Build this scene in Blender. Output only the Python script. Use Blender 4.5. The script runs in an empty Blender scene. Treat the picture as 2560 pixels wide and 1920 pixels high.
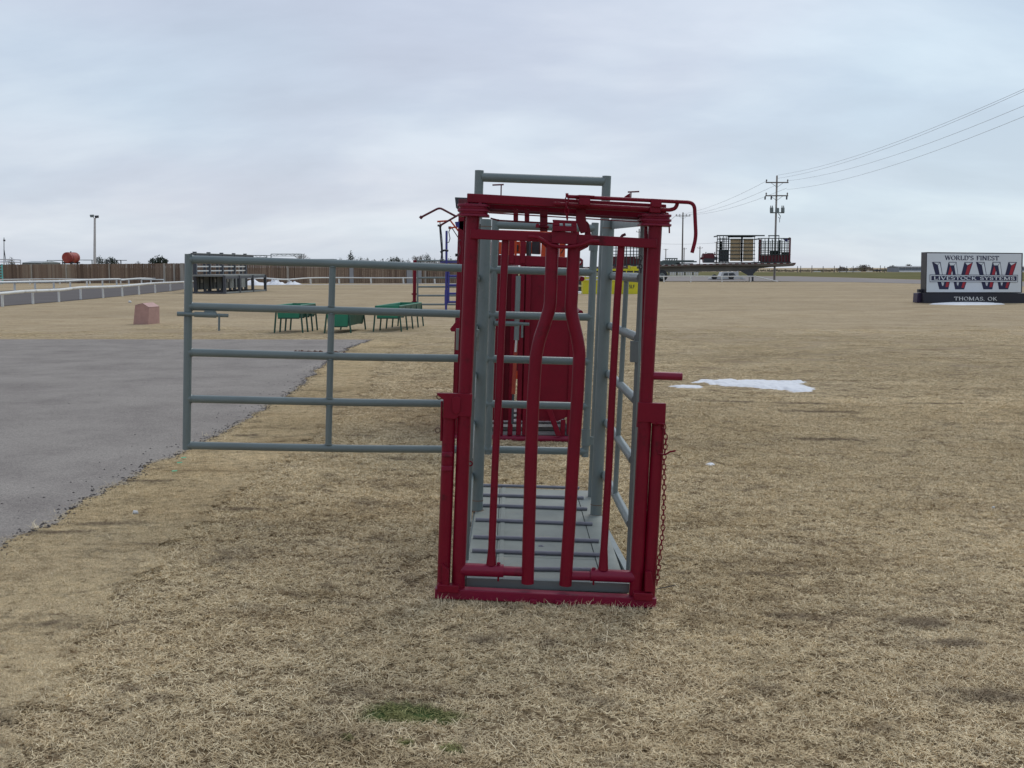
import bpy, math, random
import numpy as np
from mathutils import Vector, Matrix, noise as mnoise
random.seed(7)
R = math.radians
scene = bpy.context.scene
# ------------------------------------------------------------------ camera
CAMH = 1.55
PITCH = R(6.147)
FPX = 2702.0
cam_d = bpy.data.cameras.new('camera'); cam = bpy.data.objects.new('camera', cam_d)
scene.collection.objects.link(cam)
cam.location = (0, 0, CAMH); cam.rotation_euler = (R(90) - PITCH, 0, 0)
cam_d.sensor_width = 36; cam_d.lens = 36 * FPX / 2560.0
cam_d.clip_start = 0.1; cam_d.clip_end = 6000
scene.camera = cam
scene.render.resolution_x = 1024; scene.render.resolution_y = 768
# ------------------------------------------------------------------ light
SUN_EL, SUN_AZ = R(48), R(28)          # the bright part of the overcast, ahead and to the right
world = bpy.data.worlds.new('World'); scene.world = world; world.use_nodes = True
nt = world.node_tree; nt.nodes.clear(); N = nt.nodes; Lk = nt.links
def wn(t, **k):
    n = N.new(t)
    for a, b in k.items(): setattr(n, a, b)
    return n
tc = wn('ShaderNodeTexCoord'); sep = wn('ShaderNodeSeparateXYZ'); Lk.new(tc.outputs['Generated'], sep.inputs[0])
mz = wn('ShaderNodeMath', operation='MAXIMUM'); Lk.new(sep.outputs['Z'], mz.inputs[0]); mz.inputs[1].default_value = 0.0
az = wn('ShaderNodeMath', operation='ADD'); Lk.new(mz.outputs[0], az.inputs[0]); az.inputs[1].default_value = 0.34
dx = wn('ShaderNodeMath', operation='DIVIDE'); Lk.new(sep.outputs['X'], dx.inputs[0]); Lk.new(az.outputs[0], dx.inputs[1])
dy = wn('ShaderNodeMath', operation='DIVIDE'); Lk.new(sep.outputs['Y'], dy.inputs[0]); Lk.new(az.outputs[0], dy.inputs[1])
cmb = wn('ShaderNodeCombineXYZ'); Lk.new(dx.outputs[0], cmb.inputs[0]); Lk.new(dy.outputs[0], cmb.inputs[1]); cmb.inputs[2].default_value = 3.7
def wnoise(scale, detail, rough, off=(0, 0, 0), dist=0.0, sc=(1, 1, 1)):
    mp = wn('ShaderNodeMapping'); Lk.new(cmb.outputs[0], mp.inputs[0])
    mp.inputs['Location'].default_value = off; mp.inputs['Scale'].default_value = sc
    n = wn('ShaderNodeTexNoise'); Lk.new(mp.outputs[0], n.inputs['Vector'])
    n.inputs['Scale'].default_value = scale; n.inputs['Detail'].default_value = detail
    n.inputs['Roughness'].default_value = rough; n.inputs['Distortion'].default_value = dist
    return n.outputs['Fac']
def wramp(src, stops):
    r = wn('ShaderNodeValToRGB'); Lk.new(src, r.inputs[0]); e = r.color_ramp.elements
    while len(e) < len(stops): e.new(0.5)
    for i, (p, c) in enumerate(stops): e[i].position = p; e[i].color = c if len(c) == 4 else (*c, 1)
    return r.outputs[0]
big0 = wnoise(0.8, 3, 0.5, (5.5, 1.0, 0), 0.3, (0.8, 1.0, 1))
bx = wn('ShaderNodeMath', operation='MULTIPLY_ADD'); Lk.new(sep.outputs['X'], bx.inputs[0]); bx.inputs[1].default_value = 0.30; Lk.new(big0, bx.inputs[2]); big = bx.outputs[0]
fine0 = wnoise(2.1, 6, 0.52, (7.2, -0.7, 0), 0.35, (0.75, 1.3, 1)); puff = wnoise(7.0, 4, 0.55, (2.2, 5.7, 0), 0.2, (0.7, 1.3, 1))
fb = wn('ShaderNodeMath', operation='MULTIPLY_ADD'); Lk.new(puff, fb.inputs[0]); fb.inputs[1].default_value = 0.28
fs0 = wn('ShaderNodeMath', operation='SUBTRACT'); Lk.new(fine0, fs0.inputs[0]); fs0.inputs[1].default_value = 0.14; Lk.new(fs0.outputs[0], fb.inputs[2]); fine = fb.outputs[0]
tint = wramp(big, [(0.34, (0.605, 0.645, 0.775)), (0.64, (0.590, 0.715, 0.850))])
lite = wramp(fine, [(0.30, (0.90, 0.90, 0.91)), (0.45, (0.975, 0.975, 0.98)), (0.56, (1.06, 1.05, 1.03)), (0.70, (1.17, 1.145, 1.10))])
mul = wn('ShaderNodeMix', data_type='RGBA', blend_type='MULTIPLY'); mul.inputs[0].default_value = 1
Lk.new(tint, mul.inputs[6]); Lk.new(lite, mul.inputs[7])
# slightly brighter and warmer towards the horizon
hz = wramp(mz.outputs[0], [(0.0, (1.10, 1.07, 1.02)), (0.14, (1.04, 1.03, 1.01)), (0.40, (0.95, 0.96, 0.98)), (1.0, (0.92, 0.93, 0.96))])
mul2 = wn('ShaderNodeMix', data_type='RGBA', blend_type='MULTIPLY'); mul2.inputs[0].default_value = 1
Lk.new(mul.outputs[2], mul2.inputs[6]); Lk.new(hz, mul2.inputs[7])
cloudbg = wn('ShaderNodeBackground'); Lk.new(mul2.outputs[2], cloudbg.inputs[0]); cloudbg.inputs[1].default_value = 1.0
sky = wn('ShaderNodeTexSky', sky_type='NISHITA', sun_disc=False)
sky.sun_elevation = SUN_EL; sky.sun_rotation = SUN_AZ
skybg = wn('ShaderNodeBackground'); Lk.new(sky.outputs[0], skybg.inputs[0]); skybg.inputs[1].default_value = 0.10
mixs = wn('ShaderNodeMixShader'); mixs.inputs[0].default_value = 0.90
Lk.new(skybg.outputs[0], mixs.inputs[1]); Lk.new(cloudbg.outputs[0], mixs.inputs[2])
wo = wn('ShaderNodeOutputWorld'); Lk.new(mixs.outputs[0], wo.inputs[0])
sun_d = bpy.data.lights.new('sun', 'SUN'); sun = bpy.data.objects.new('sun', sun_d); scene.collection.objects.link(sun)
sun_d.energy = 1.35; sun_d.angle = R(24); sun_d.color = (1.0, 0.96, 0.90)
sd = Vector((math.sin(SUN_AZ) * math.cos(SUN_EL), math.cos(SUN_AZ) * math.cos(SUN_EL), math.sin(SUN_EL)))
sun.rotation_euler = (-sd).to_track_quat('-Z', 'Y').to_euler(); sun.location = (0, 0, 40)
vs = scene.view_settings
vs.view_transform = 'Standard'; vs.look = 'None'; vs.exposure = 0.0; vs.gamma = 1.0; vs.use_curve_mapping = False
scene.render.engine = 'CYCLES'
scene.cycles.max_bounces = 6

# ------------------------------------------------------------------ helpers
SP, CP = math.sin(PITCH), math.cos(PITCH)
def sstep(a, b, t):
    t = max(0.0, min(1.0, (t - a) / (b - a))); return t * t * (3 - 2 * t)
def hgt(x, y):                         # the lawn falls gently to the right around the chute
    return -0.036 * 3.0 * math.tanh(x / 3.0) * (1 - sstep(9, 30, y)) * (1 - 0.5 * sstep(0, -8, y))
def P(px, py, Y):                      # point on the sight line of photo pixel (px,py) at forward distance Y
    u = (px - 1280) / FPX; v = (960 - py) / FPX
    t = Y / (CP + v * SP)
    return Vector((u * t, Y, CAMH + (-SP + v * CP) * t))
def G(px, py):                         # where that sight line meets the ground
    u = (px - 1280) / FPX; v = (960 - py) / FPX
    dz = -SP + v * CP; z = 0.0
    for _ in range(4):
        t = (z - CAMH) / dz; x = u * t; y = (CP + v * SP) * t; z = hgt(x, y)
    return Vector((x, y, z))
def S(px, Y): return px * Y / FPX      # length of px pixels at distance Y
def V(*a): return Vector(a)

def mat(name, rgb, rough=0.6, metal=0.0, var=0.12, vscale=6.0, bump=0.0, bscale=60.0, spec=None, col2=None, c2t=(0.55, 0.7), c2s=3.0, dirt=0.0, coat=0.0):
    m = bpy.data.materials.new(name); m.use_nodes = True; t = m.node_tree; b = t.nodes['Principled BSDF']
    b.inputs['Roughness'].default_value = rough; b.inputs['Metallic'].default_value = metal
    if spec is not None: b.inputs['Specular IOR Level'].default_value = spec
    if coat: b.inputs['Coat Weight'].default_value = coat; b.inputs['Coat Roughness'].default_value = 0.25
    g = t.nodes.new('ShaderNodeNewGeometry')
    def nz(s, d=4, r=0.6):
        n = t.nodes.new('ShaderNodeTexNoise'); n.inputs['Scale'].default_value = s; n.inputs['Detail'].default_value = d
        n.inputs['Roughness'].default_value = r; t.links.new(g.outputs['Position'], n.inputs['Vector']); return n.outputs['Fac']
    def ramp(src, stops):
        r = t.nodes.new('ShaderNodeValToRGB'); t.links.new(src, r.inputs[0]); e = r.color_ramp.elements
        while len(e) < len(stops): e.new(0.5)
        for i, (p, c) in enumerate(stops): e[i].position = p; e[i].color = (*c, 1)
        return r.outputs[0]
    c = ramp(nz(vscale), [(0.28, tuple(k * (1 - var) for k in rgb)), (0.72, tuple(min(1, k * (1 + var)) for k in rgb))])
    if col2:
        f = ramp(nz(c2s, 8, 0.72), [(c2t[0], (0, 0, 0)), (c2t[1], (1, 1, 1))])
        mx = t.nodes.new('ShaderNodeMix'); mx.data_type = 'RGBA'; t.links.new(f, mx.inputs[0]); t.links.new(c, mx.inputs[6]); mx.inputs[7].default_value = (*col2, 1)
        c = mx.outputs[2]
    t.links.new(c, b.inputs['Base Color'])
    if var > 0:
        rr = t.nodes.new('ShaderNodeMapRange'); t.links.new(nz(vscale * 3), rr.inputs[0])
        rr.inputs['To Min'].default_value = max(0.05, rough - 0.12); rr.inputs['To Max'].default_value = min(1, rough + 0.12)
        t.links.new(rr.outputs[0], b.inputs['Roughness'])
    if bump:
        bp = t.nodes.new('ShaderNodeBump'); bp.inputs['Strength'].default_value = bump; bp.inputs['Distance'].default_value = 0.004
        t.links.new(nz(bscale, 3), bp.inputs['Height']); t.links.new(bp.outputs[0], b.inputs['Normal'])
    return m

class MB:
    def __init__(s): s.v = []; s.f = []; s.m = []
    def add(s, vs, fs, mi=0):
        o = len(s.v); s.v += [tuple(p) for p in vs]; s.f += [tuple(i + o for i in f) for f in fs]; s.m += [mi] * len(fs); return s
    def pipe(s, pts, r, n=12, cap=True, mi=0, radii=None):
        pts = [Vector(p) for p in pts]; k = len(pts)
        tan = [(pts[min(i + 1, k - 1)] - pts[max(i - 1, 0)]).normalized() for i in range(k)]
        a = Vector((0, 0, 1)) if abs(tan[0].z) < 0.9 else Vector((1, 0, 0))
        nrm = (a - tan[0] * a.dot(tan[0])).normalized(); vs = []
        for i in range(k):
            nrm = (nrm - tan[i] * nrm.dot(tan[i])).normalized(); bi = tan[i].cross(nrm)
            rr = radii[i] if radii else r
            for j in range(n):
                th = 2 * math.pi * j / n; vs.append(pts[i] + (nrm * math.cos(th) + bi * math.sin(th)) * rr)
        fs = [(i * n + j, i * n + (j + 1) % n, (i + 1) * n + (j + 1) % n, (i + 1) * n + j) for i in range(k - 1) for j in range(n)]
        if cap: fs += [tuple(range(n - 1, -1, -1)), tuple(range((k - 1) * n, k * n))]
        return s.add(vs, fs, mi)
    def box(s, c, d, rot=None, mi=0):
        c = Vector(c); hx, hy, hz = d[0] / 2, d[1] / 2, d[2] / 2
        vs = [Vector((x, y, z)) for x in (-hx, hx) for y in (-hy, hy) for z in (-hz, hz)]
        if rot is not None: vs = [rot @ p for p in vs]
        return s.add([p + c for p in vs], [(0, 1, 3, 2), (4, 6, 7, 5), (0, 4, 5, 1), (2, 3, 7, 6), (0, 2, 6, 4), (1, 5, 7, 3)], mi)
    def beam(s, a, b, w, h, up=(0, 0, 1), mi=0):   # w = across (perpendicular to up), h = along up
        a = Vector(a); b = Vector(b); t = (b - a).normalized(); u = Vector(up); u = (u - t * u.dot(t))
        if u.length < 1e-4: u = Vector((0, 1, 0)) - t * t.y
        u.normalize(); sd_ = t.cross(u)
        vs = [p + sd_ * (w / 2 * i) + u * (h / 2 * j) for p in (a, b) for i in (-1, 1) for j in (-1, 1)]
        return s.add(vs, [(0, 1, 3, 2), (4, 6, 7, 5), (0, 4, 5, 1), (2, 3, 7, 6), (0, 2, 6, 4), (1, 5, 7, 3)], mi)
    def prism(s, poly, off, mi=0):
        n = len(poly); off = Vector(off); a = [Vector(p) for p in poly]
        return s.add(a + [p + off for p in a], [tuple(range(n - 1, -1, -1)), tuple(range(n, 2 * n))] + [(i, (i + 1) % n, n + (i + 1) % n, n + i) for i in range(n)], mi)
    def pbox(s, x0, x1, y0, y1, Y, d, mi=0):       # upright box whose front spans the photo rectangle at distance Y
        a = P(x0, y1, Y); b = P(x1, y0, Y)
        return s.box(((a.x + b.x) / 2, Y + d / 2, (a.z + b.z) / 2), (abs(b.x - a.x), d, abs(b.z - a.z)), None, mi)
    def ring(s, c, R_, r, ax=(0, 1, 0), n=16, m=8, sx=1.0, mi=0, long=None):
        ax = Vector(ax).normalized(); u = Vector(long) if long else (Vector((0, 0, 1)) if abs(ax.z) < 0.9 else Vector((1, 0, 0)))
        u = (u - ax * u.dot(ax)).normalized(); w = ax.cross(u); c = Vector(c); vs = []
        for i in range(n):
            th = 2 * math.pi * i / n; d = u * math.cos(th) * sx + w * math.sin(th); dn = (u * math.cos(th) + w * math.sin(th))
            for j in range(m):
                ph = 2 * math.pi * j / m; vs.append(c + d * R_ + (dn * math.cos(ph) + ax * math.sin(ph)) * r)
        return s.add(vs, [(i * m + j, i * m + (j + 1) % m, ((i + 1) % n) * m + (j + 1) % m, ((i + 1) % n) * m + j) for i in range(n) for j in range(m)], mi)

ROOT = {}
def link(o): scene.collection.objects.link(o)
def build(mb, name, m, parent=None, bevel=0.0, off=None, smooth=True):
    o0 = ROOT.get(parent.name, Vector((0, 0, 0))) if parent is not None else (Vector(off) if off is not None else Vector((0, 0, 0)))
    me = bpy.data.meshes.new(name); me.from_pydata([(p[0] - o0.x, p[1] - o0.y, p[2] - o0.z) for p in mb.v], [], mb.f)
    for mm in (m if isinstance(m, (list, tuple)) else [m]): me.materials.append(mm)
    if isinstance(m, (list, tuple)): me.polygons.foreach_set('material_index', mb.m)
    me.validate(); me.update()
    if smooth:
        me.polygons.foreach_set('use_smooth', [True] * len(me.polygons)); me.set_sharp_from_angle(angle=R(38))
    o = bpy.data.objects.new(name, me); link(o)
    if parent is not None: o.parent = parent; ROOT[o.name] = o0
    elif off is not None: o.location = o0; ROOT[o.name] = o0
    if bevel:
        b = o.modifiers.new('bevel', 'BEVEL'); b.width = bevel; b.segments = 2; b.limit_method = 'ANGLE'; b.angle_limit = R(50); b.harden_normals = False
    return o
def thing(name, loc, label, cat, group=None):
    o = bpy.data.objects.new(name, None); link(o); o.location = loc; o.empty_display_size = 0.2
    o['label'] = label; o['category'] = cat
    if group: o['group'] = group
    ROOT[o.name] = Vector(loc); return o
def tag(o, label, cat, group=None, kind=None):
    o['label'] = label; o['category'] = cat
    if group: o['group'] = group
    if kind: o['kind'] = kind
    return o
def struct(mb, name, m, smooth=True):
    o = build(mb, name, m, smooth=smooth); o['kind'] = 'structure'; return o
def kids(o): return [c for c in bpy.data.objects if c.parent == o]
def dup(root, loc, rz, label):
    r = root.copy(); link(r); r.location = loc; r.rotation_euler = (0, 0, rz); r['label'] = label
    for ch in kids(root):
        c = ch.copy(); link(c); c.parent = r
        for g in kids(ch):
            d = g.copy(); link(d); d.parent = c
    return r
def fillet(pts, rad, k=5):
    pts = [Vector(p) for p in pts]; out = [pts[0]]
    for i in range(1, len(pts) - 1):
        a, b, c = pts[i - 1], pts[i], pts[i + 1]
        d1 = (a - b); d2 = (c - b); q = min(rad, d1.length * 0.45, d2.length * 0.45)
        p1 = b + d1.normalized() * q; p2 = b + d2.normalized() * q
        for j in range(k + 1):
            t = j / k; out.append(p1 * (1 - t) ** 2 + b * 2 * t * (1 - t) + p2 * t * t)
    return out + [pts[-1]]
def catmull(pts, k=4):
    pts = [Vector(p) for p in pts]; q = [pts[0] * 2 - pts[1]] + pts + [pts[-1] * 2 - pts[-2]]; out = []
    for i in range(1, len(q) - 2):
        for j in range(k):
            t = j / k; a, b, c, d = q[i - 1], q[i], q[i + 1], q[i + 2]
            out.append(0.5 * ((2 * b) + (c - a) * t + (2 * a - 5 * b + 4 * c - d) * t * t + (3 * b - a - 3 * c + d) * t ** 3))
    return out + [pts[-1]]

# ------------------------------------------------------------------ materials
RED = mat('red_paint', (0.172, 0.0030, 0.0165), 0.42, 0, 0.12, 5, 0.05, 90, spec=0.22, col2=(0.065, 0.005, 0.010), c2t=(0.58, 0.72), c2s=9)
REDG = mat('red_paint_glossy', (0.195, 0.0040, 0.030), 0.38, 0, 0.10, 7, 0.06, 70, spec=0.35, col2=(0.09, 0.01, 0.02), c2t=(0.58, 0.7), c2s=12)
GREY = mat('grey_blue_pipe_paint', (0.148, 0.182, 0.178), 0.36, 0, 0.10, 4, 0.06, 120, spec=0.55, col2=(0.10, 0.085, 0.07), c2t=(0.66, 0.72), c2s=21)
DECK = mat('grey_floor_plate', (0.205, 0.228, 0.205), 0.55, 0, 0.14, 5, 0.10, 60, col2=(0.30, 0.28, 0.22), c2t=(0.58, 0.72), c2s=6)
LAV = mat('lavender_grey_rod', (0.185, 0.185, 0.215), 0.5, 0, 0.15, 9, 0.05, 80)
RUSTY = mat('rusty_steel', (0.17, 0.11, 0.075), 0.8, 0, 0.35, 20, 0.2, 90)
BLACK = mat('black_rubber', (0.015, 0.015, 0.018), 0.55, 0, 0.2, 10)
DARK = mat('dark_steel', (0.045, 0.05, 0.06), 0.55, 0.2, 0.3, 5)
ORANGE = mat('orange_paint', (0.50, 0.055, 0.010), 0.45, 0, 0.12, 5)
BLUE = mat('blue_paint', (0.035, 0.035, 0.22), 0.45, 0, 0.12, 5)
YEL = mat('yellow_paint', (0.60, 0.54, 0.015), 0.5, 0, 0.12, 2)
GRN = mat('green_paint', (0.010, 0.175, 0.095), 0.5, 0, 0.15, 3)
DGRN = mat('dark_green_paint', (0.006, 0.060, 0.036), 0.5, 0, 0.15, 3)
WHITE = mat('weathered_white_paint', (0.62, 0.61, 0.58), 0.6, 0, 0.10, 2, col2=(0.36, 0.34, 0.30), c2t=(0.56, 0.72), c2s=2.5)
SNOW = mat('snow', (0.66, 0.67, 0.69), 0.8, 0, 0.05, 3, 0.5, 8)
CHROME = mat('bare_steel', (0.55, 0.56, 0.58), 0.3, 0.9, 0.1, 8)
MAROON = mat('maroon_paint', (0.095, 0.004, 0.013), 0.5, 0, 0.15, 4)

# ------------------------------------------------------------------ lawn colours
GREENS = [(1005, 1786, 0.18, 0.125), (1095, 1796, 0.12, 0.06), (1016, 1861, 0.038, 0.026), (1126, 1878, 0.05, 0.035), (868, 1848, 0.028, 0.02)]
BARES = [(2010, 1010, 0.5, 0.10), (1660, 990, 0.35, 0.07), (970, 1427, 0.10, 0.03), (600, 1275, 0.30, 0.05), (270, 1315, 0.25, 0.07), (110, 1335, 0.35, 0.07),
         (2300, 1560, 0.26, 0.10), (2470, 1745, 0.30, 0.10), (2380, 1610, 0.22, 0.07), (2000, 1545, 0.20, 0.06), (1930, 1440, 0.2, 0.05), (340, 1205, 0.3, 0.06),
         (2080, 1100, 0.5, 0.12), (1500, 1760, 0.10, 0.04), (780, 875, 0.9, 0.35), (1830, 1005, 0.5, 0.10), (2050, 1030, 0.6, 0.12), (2350, 1010, 0.6, 0.1)]
def lawn_group():
    gtree = bpy.data.node_groups.new('lawn_tone', 'ShaderNodeTree')
    gtree.interface.new_socket('Color', in_out='OUTPUT', socket_type='NodeSocketColor')
    gtree.interface.new_socket('Green', in_out='OUTPUT', socket_type='NodeSocketFloat')
    gtree.interface.new_socket('Bare', in_out='OUTPUT', socket_type='NodeSocketFloat')
    n = gtree.nodes; l = gtree.links; out = n.new('NodeGroupOutput'); g = n.new('ShaderNodeNewGeometry')
    def nz(sc, s, d=5, r=0.6, dist=0.0):
        mp = n.new('ShaderNodeMapping'); l.new(g.outputs['Position'], mp.inputs[0]); mp.inputs['Scale'].default_value = sc
        t = n.new('ShaderNodeTexNoise'); l.new(mp.outputs[0], t.inputs['Vector']); t.inputs['Scale'].default_value = s; t.inputs['Detail'].default_value = d
        t.inputs['Roughness'].default_value = r; t.inputs['Distortion'].default_value = dist; return t.outputs['Fac']
    def rp(src, stops):
        r = n.new('ShaderNodeValToRGB'); l.new(src, r.inputs[0]); e = r.color_ramp.elements
        while len(e) < len(stops): e.new(0.5)
        for i, (p, c) in enumerate(stops): e[i].position = p; e[i].color = (*c, 1)
        return r.outputs[0]
    def mulc(a, b):
        m = n.new('ShaderNodeMix'); m.data_type = 'RGBA'; m.blend_type = 'MULTIPLY'; m.inputs[0].default_value = 1; l.new(a, m.inputs[6]); l.new(b, m.inputs[7]); return m.outputs[2]
    base = rp(nz((1, 1, 1), 0.7, 4), [(0.30, (0.67, 0.565, 0.375)), (0.5, (0.74, 0.635, 0.435)), (0.72, (0.80, 0.695, 0.49))])
    b2 = rp(nz((0.35, 1.0, 1), 2.6, 6, 0.65, 0.6), [(0.30, (0.70, 0.66, 0.62)), (0.42, (0.93, 0.91, 0.89)), (0.56, (1.0, 1.0, 1.0)), (0.75, (1.07, 1.06, 1.04))])
    b3 = rp(nz((0.8, 1.1, 1), 15, 7, 0.78), [(0.34, (0.36, 0.29, 0.24)), (0.43, (0.88, 0.86, 0.84)), (0.55, (1.03, 1.02, 1.01)), (0.72, (1.22, 1.20, 1.16))])
    b4 = rp(nz((0.25, 1, 1), 0.22, 4, 0.6), [(0.35, (0.88, 0.87, 0.86)), (0.6, (1.05, 1.04, 1.02))])
    c = mulc(mulc(mulc(base, b2), b3), b4)
    def ell(lst, wob, hard):
        acc = None; ns = nz((1, 1, 1), wob, 4, 0.7)
        for (px, py, rx, ry) in lst:
            p = G(px, py)
            vm = n.new('ShaderNodeVectorMath'); vm.operation = 'SUBTRACT'; l.new(g.outputs['Position'], vm.inputs[0]); vm.inputs[1].default_value = p
            v2 = n.new('ShaderNodeVectorMath'); v2.operation = 'MULTIPLY'; l.new(vm.outputs[0], v2.inputs[0]); v2.inputs[1].default_value = (1 / rx, 1 / ry, 0)
            ln = n.new('ShaderNodeVectorMath'); ln.operation = 'LENGTH'; l.new(v2.outputs[0], ln.inputs[0])
            m1 = n.new('ShaderNodeMapRange'); l.new(ln.outputs['Value'], m1.inputs[0]); m1.inputs['From Min'].default_value = 0.3; m1.inputs['From Max'].default_value = 1.5
            m1.inputs['To Min'].default_value = 1; m1.inputs['To Max'].default_value = 0
            if acc is None: acc = m1.outputs[0]
            else:
                mx = n.new('ShaderNodeMath'); mx.operation = 'MAXIMUM'; l.new(acc, mx.inputs[0]); l.new(m1.outputs[0], mx.inputs[1]); acc = mx.outputs[0]
        if wob < 15:
            s1 = n.new('ShaderNodeMath'); s1.operation = 'MULTIPLY_ADD'; l.new(nz((1, 1, 1), 38, 6, 0.75), s1.inputs[0]); s1.inputs[1].default_value = 0.9; l.new(ns, s1.inputs[2])
            s2 = n.new('ShaderNodeMath'); s2.operation = 'MULTIPLY_ADD'; l.new(acc, s2.inputs[0]); s2.inputs[1].default_value = 0.55; s2.inputs[2].default_value = 0.0; acc = s2.outputs[0]; ns = s1.outputs[0]
        ad = n.new('ShaderNodeMath'); ad.operation = 'ADD'; l.new(acc, ad.inputs[0]); l.new(ns, ad.inputs[1])
        mr = n.new('ShaderNodeMapRange'); l.new(ad.outputs[0], mr.inputs[0]); mr.inputs['From Min'].default_value = hard[0]; mr.inputs['From Max'].default_value = hard[1]
        return mr.outputs[0]
    gm = ell(GREENS, 22, (0.98, 1.22)); bm = ell(BARES, 9, (1.16, 1.52))
    # thin scattered bare soil everywhere
    sc = n.new('ShaderNodeMapRange'); l.new(nz((0.7, 1, 1), 3.6, 10, 0.80, 0.2), sc.inputs[0]); sc.inputs['From Min'].default_value = 0.535; sc.inputs['From Max'].default_value = 0.66
    mx = n.new('ShaderNodeMath'); mx.operation = 'MAXIMUM'; l.new(bm, mx.inputs[0]); l.new(sc.outputs[0], mx.inputs[1])
    l.new(c, out.inputs['Color']); l.new(gm, out.inputs['Green']); l.new(mx.outputs[0], out.inputs['Bare'])
    return gtree
LAWN = lawn_group()
def lawn_mat(name, blades):
    m = bpy.data.materials.new(name); m.use_nodes = True; t = m.node_tree; b = t.nodes['Principled BSDF']; n = t.nodes; l = t.links
    b.inputs['Roughness'].default_value = 0.95; b.inputs['Specular IOR Level'].default_value = 0.05
    gr = n.new('ShaderNodeGroup'); gr.node_tree = LAWN
    def mix(f, a, bcol, mode='MIX'):
        x = n.new('ShaderNodeMix'); x.data_type = 'RGBA'; x.blend_type = mode
        if isinstance(f, float): x.inputs[0].default_value = f
        else: l.new(f, x.inputs[0])
        for i, q in ((6, a), (7, bcol)):
            if isinstance(q, tuple): x.inputs[i].default_value = (*q, 1)
            else: l.new(q, x.inputs[i])
        return x.outputs[2]
    if blades:
        at = n.new('ShaderNodeAttribute'); at.attribute_name = 'tint'
        r = n.new('ShaderNodeValToRGB'); l.new(at.outputs['Fac'], r.inputs[0]); e = r.color_ramp.elements
        for i, (p, c) in enumerate([(0.0, (0.42, 0.34, 0.27)), (0.25, (0.80, 0.76, 0.70)), (0.7, (1.15, 1.14, 1.12)), (1.0, (1.42, 1.45, 1.50))]):
            if i > 1: e.new(p)
        for i, (p, c) in enumerate([(0.0, (0.42, 0.34, 0.27)), (0.25, (0.80, 0.76, 0.70)), (0.7, (1.15, 1.14, 1.12)), (1.0, (1.42, 1.45, 1.50))]):
            e[i].position = p; e[i].color = (*c, 1)
        c = mix(1.0, gr.outputs['Color'], r.outputs[0], 'MULTIPLY')
        gcol = mix(at.outputs['Fac'], (0.06, 0.085, 0.018), (0.30, 0.31, 0.095))
        gf = n.new('ShaderNodeMath'); gf.operation = 'MULTIPLY'; l.new(gr.outputs['Green'], gf.inputs[0]); gf.inputs[1].default_value = 0.82
        c = mix(gf.outputs[0], c, gcol)
        bf = n.new('ShaderNodeMath'); bf.operation = 'MULTIPLY'; l.new(gr.outputs['Bare'], bf.inputs[0]); bf.inputs[1].default_value = 0.78
        c = mix(bf.outputs[0], c, (0.17, 0.122, 0.085))
    else:
        # between the blades (near) dark thatch; farther off blade self-shadow painted into turf colour
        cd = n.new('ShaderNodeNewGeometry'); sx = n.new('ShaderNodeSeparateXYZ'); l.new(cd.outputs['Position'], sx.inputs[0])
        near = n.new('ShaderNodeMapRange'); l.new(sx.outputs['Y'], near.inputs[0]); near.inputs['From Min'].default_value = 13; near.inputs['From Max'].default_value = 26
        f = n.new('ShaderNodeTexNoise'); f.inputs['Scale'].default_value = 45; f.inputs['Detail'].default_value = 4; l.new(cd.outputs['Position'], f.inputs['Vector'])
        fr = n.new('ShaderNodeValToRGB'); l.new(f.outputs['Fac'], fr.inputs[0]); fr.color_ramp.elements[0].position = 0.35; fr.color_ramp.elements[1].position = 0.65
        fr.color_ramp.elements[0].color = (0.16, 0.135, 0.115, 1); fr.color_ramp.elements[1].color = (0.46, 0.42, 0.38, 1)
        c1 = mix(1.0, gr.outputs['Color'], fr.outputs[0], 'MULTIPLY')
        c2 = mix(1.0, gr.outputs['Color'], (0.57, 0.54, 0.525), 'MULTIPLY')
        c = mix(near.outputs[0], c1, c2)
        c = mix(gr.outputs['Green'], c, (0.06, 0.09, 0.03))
        bf = n.new('ShaderNodeMath'); bf.operation = 'MULTIPLY'; l.new(gr.outputs['Bare'], bf.inputs[0]); bf.inputs[1].default_value = 0.55
        c = mix(bf.outputs[0], c, (0.13, 0.095, 0.07))
        bp = n.new('ShaderNodeBump'); bp.inputs['Strength'].default_value = 0.6; bp.inputs['Distance'].default_value = 0.02
        l.new(f.outputs['Fac'], bp.inputs['Height']); l.new(bp.outputs[0], b.inputs['Normal'])
    l.new(c, b.inputs['Base Color'])
    return m
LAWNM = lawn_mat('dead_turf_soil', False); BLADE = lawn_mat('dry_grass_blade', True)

# ------------------------------------------------------------------ ground
xs = [-3000, -1500, -700, -300, -150, -90, -60] + [x for x in range(-40, 41, 1)] + [60, 90, 150, 300, 700, 1500, 3000]
ys = [-3000, -600, -150, -50, -20] + [y for y in range(-10, 41, 1)] + [48, 60, 80, 110, 160, 240, 400, 800, 1800, 5200]
g = MB(); vs_ = [(x, y, hgt(x, y)) for y in ys for x in xs]; nx = len(xs)
g.add(vs_, [(j * nx + i, j * nx + i + 1, (j + 1) * nx + i + 1, (j + 1) * nx + i) for j in range(len(ys) - 1) for i in range(nx - 1)])
struct(g, 'ground', LAWNM)

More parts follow.
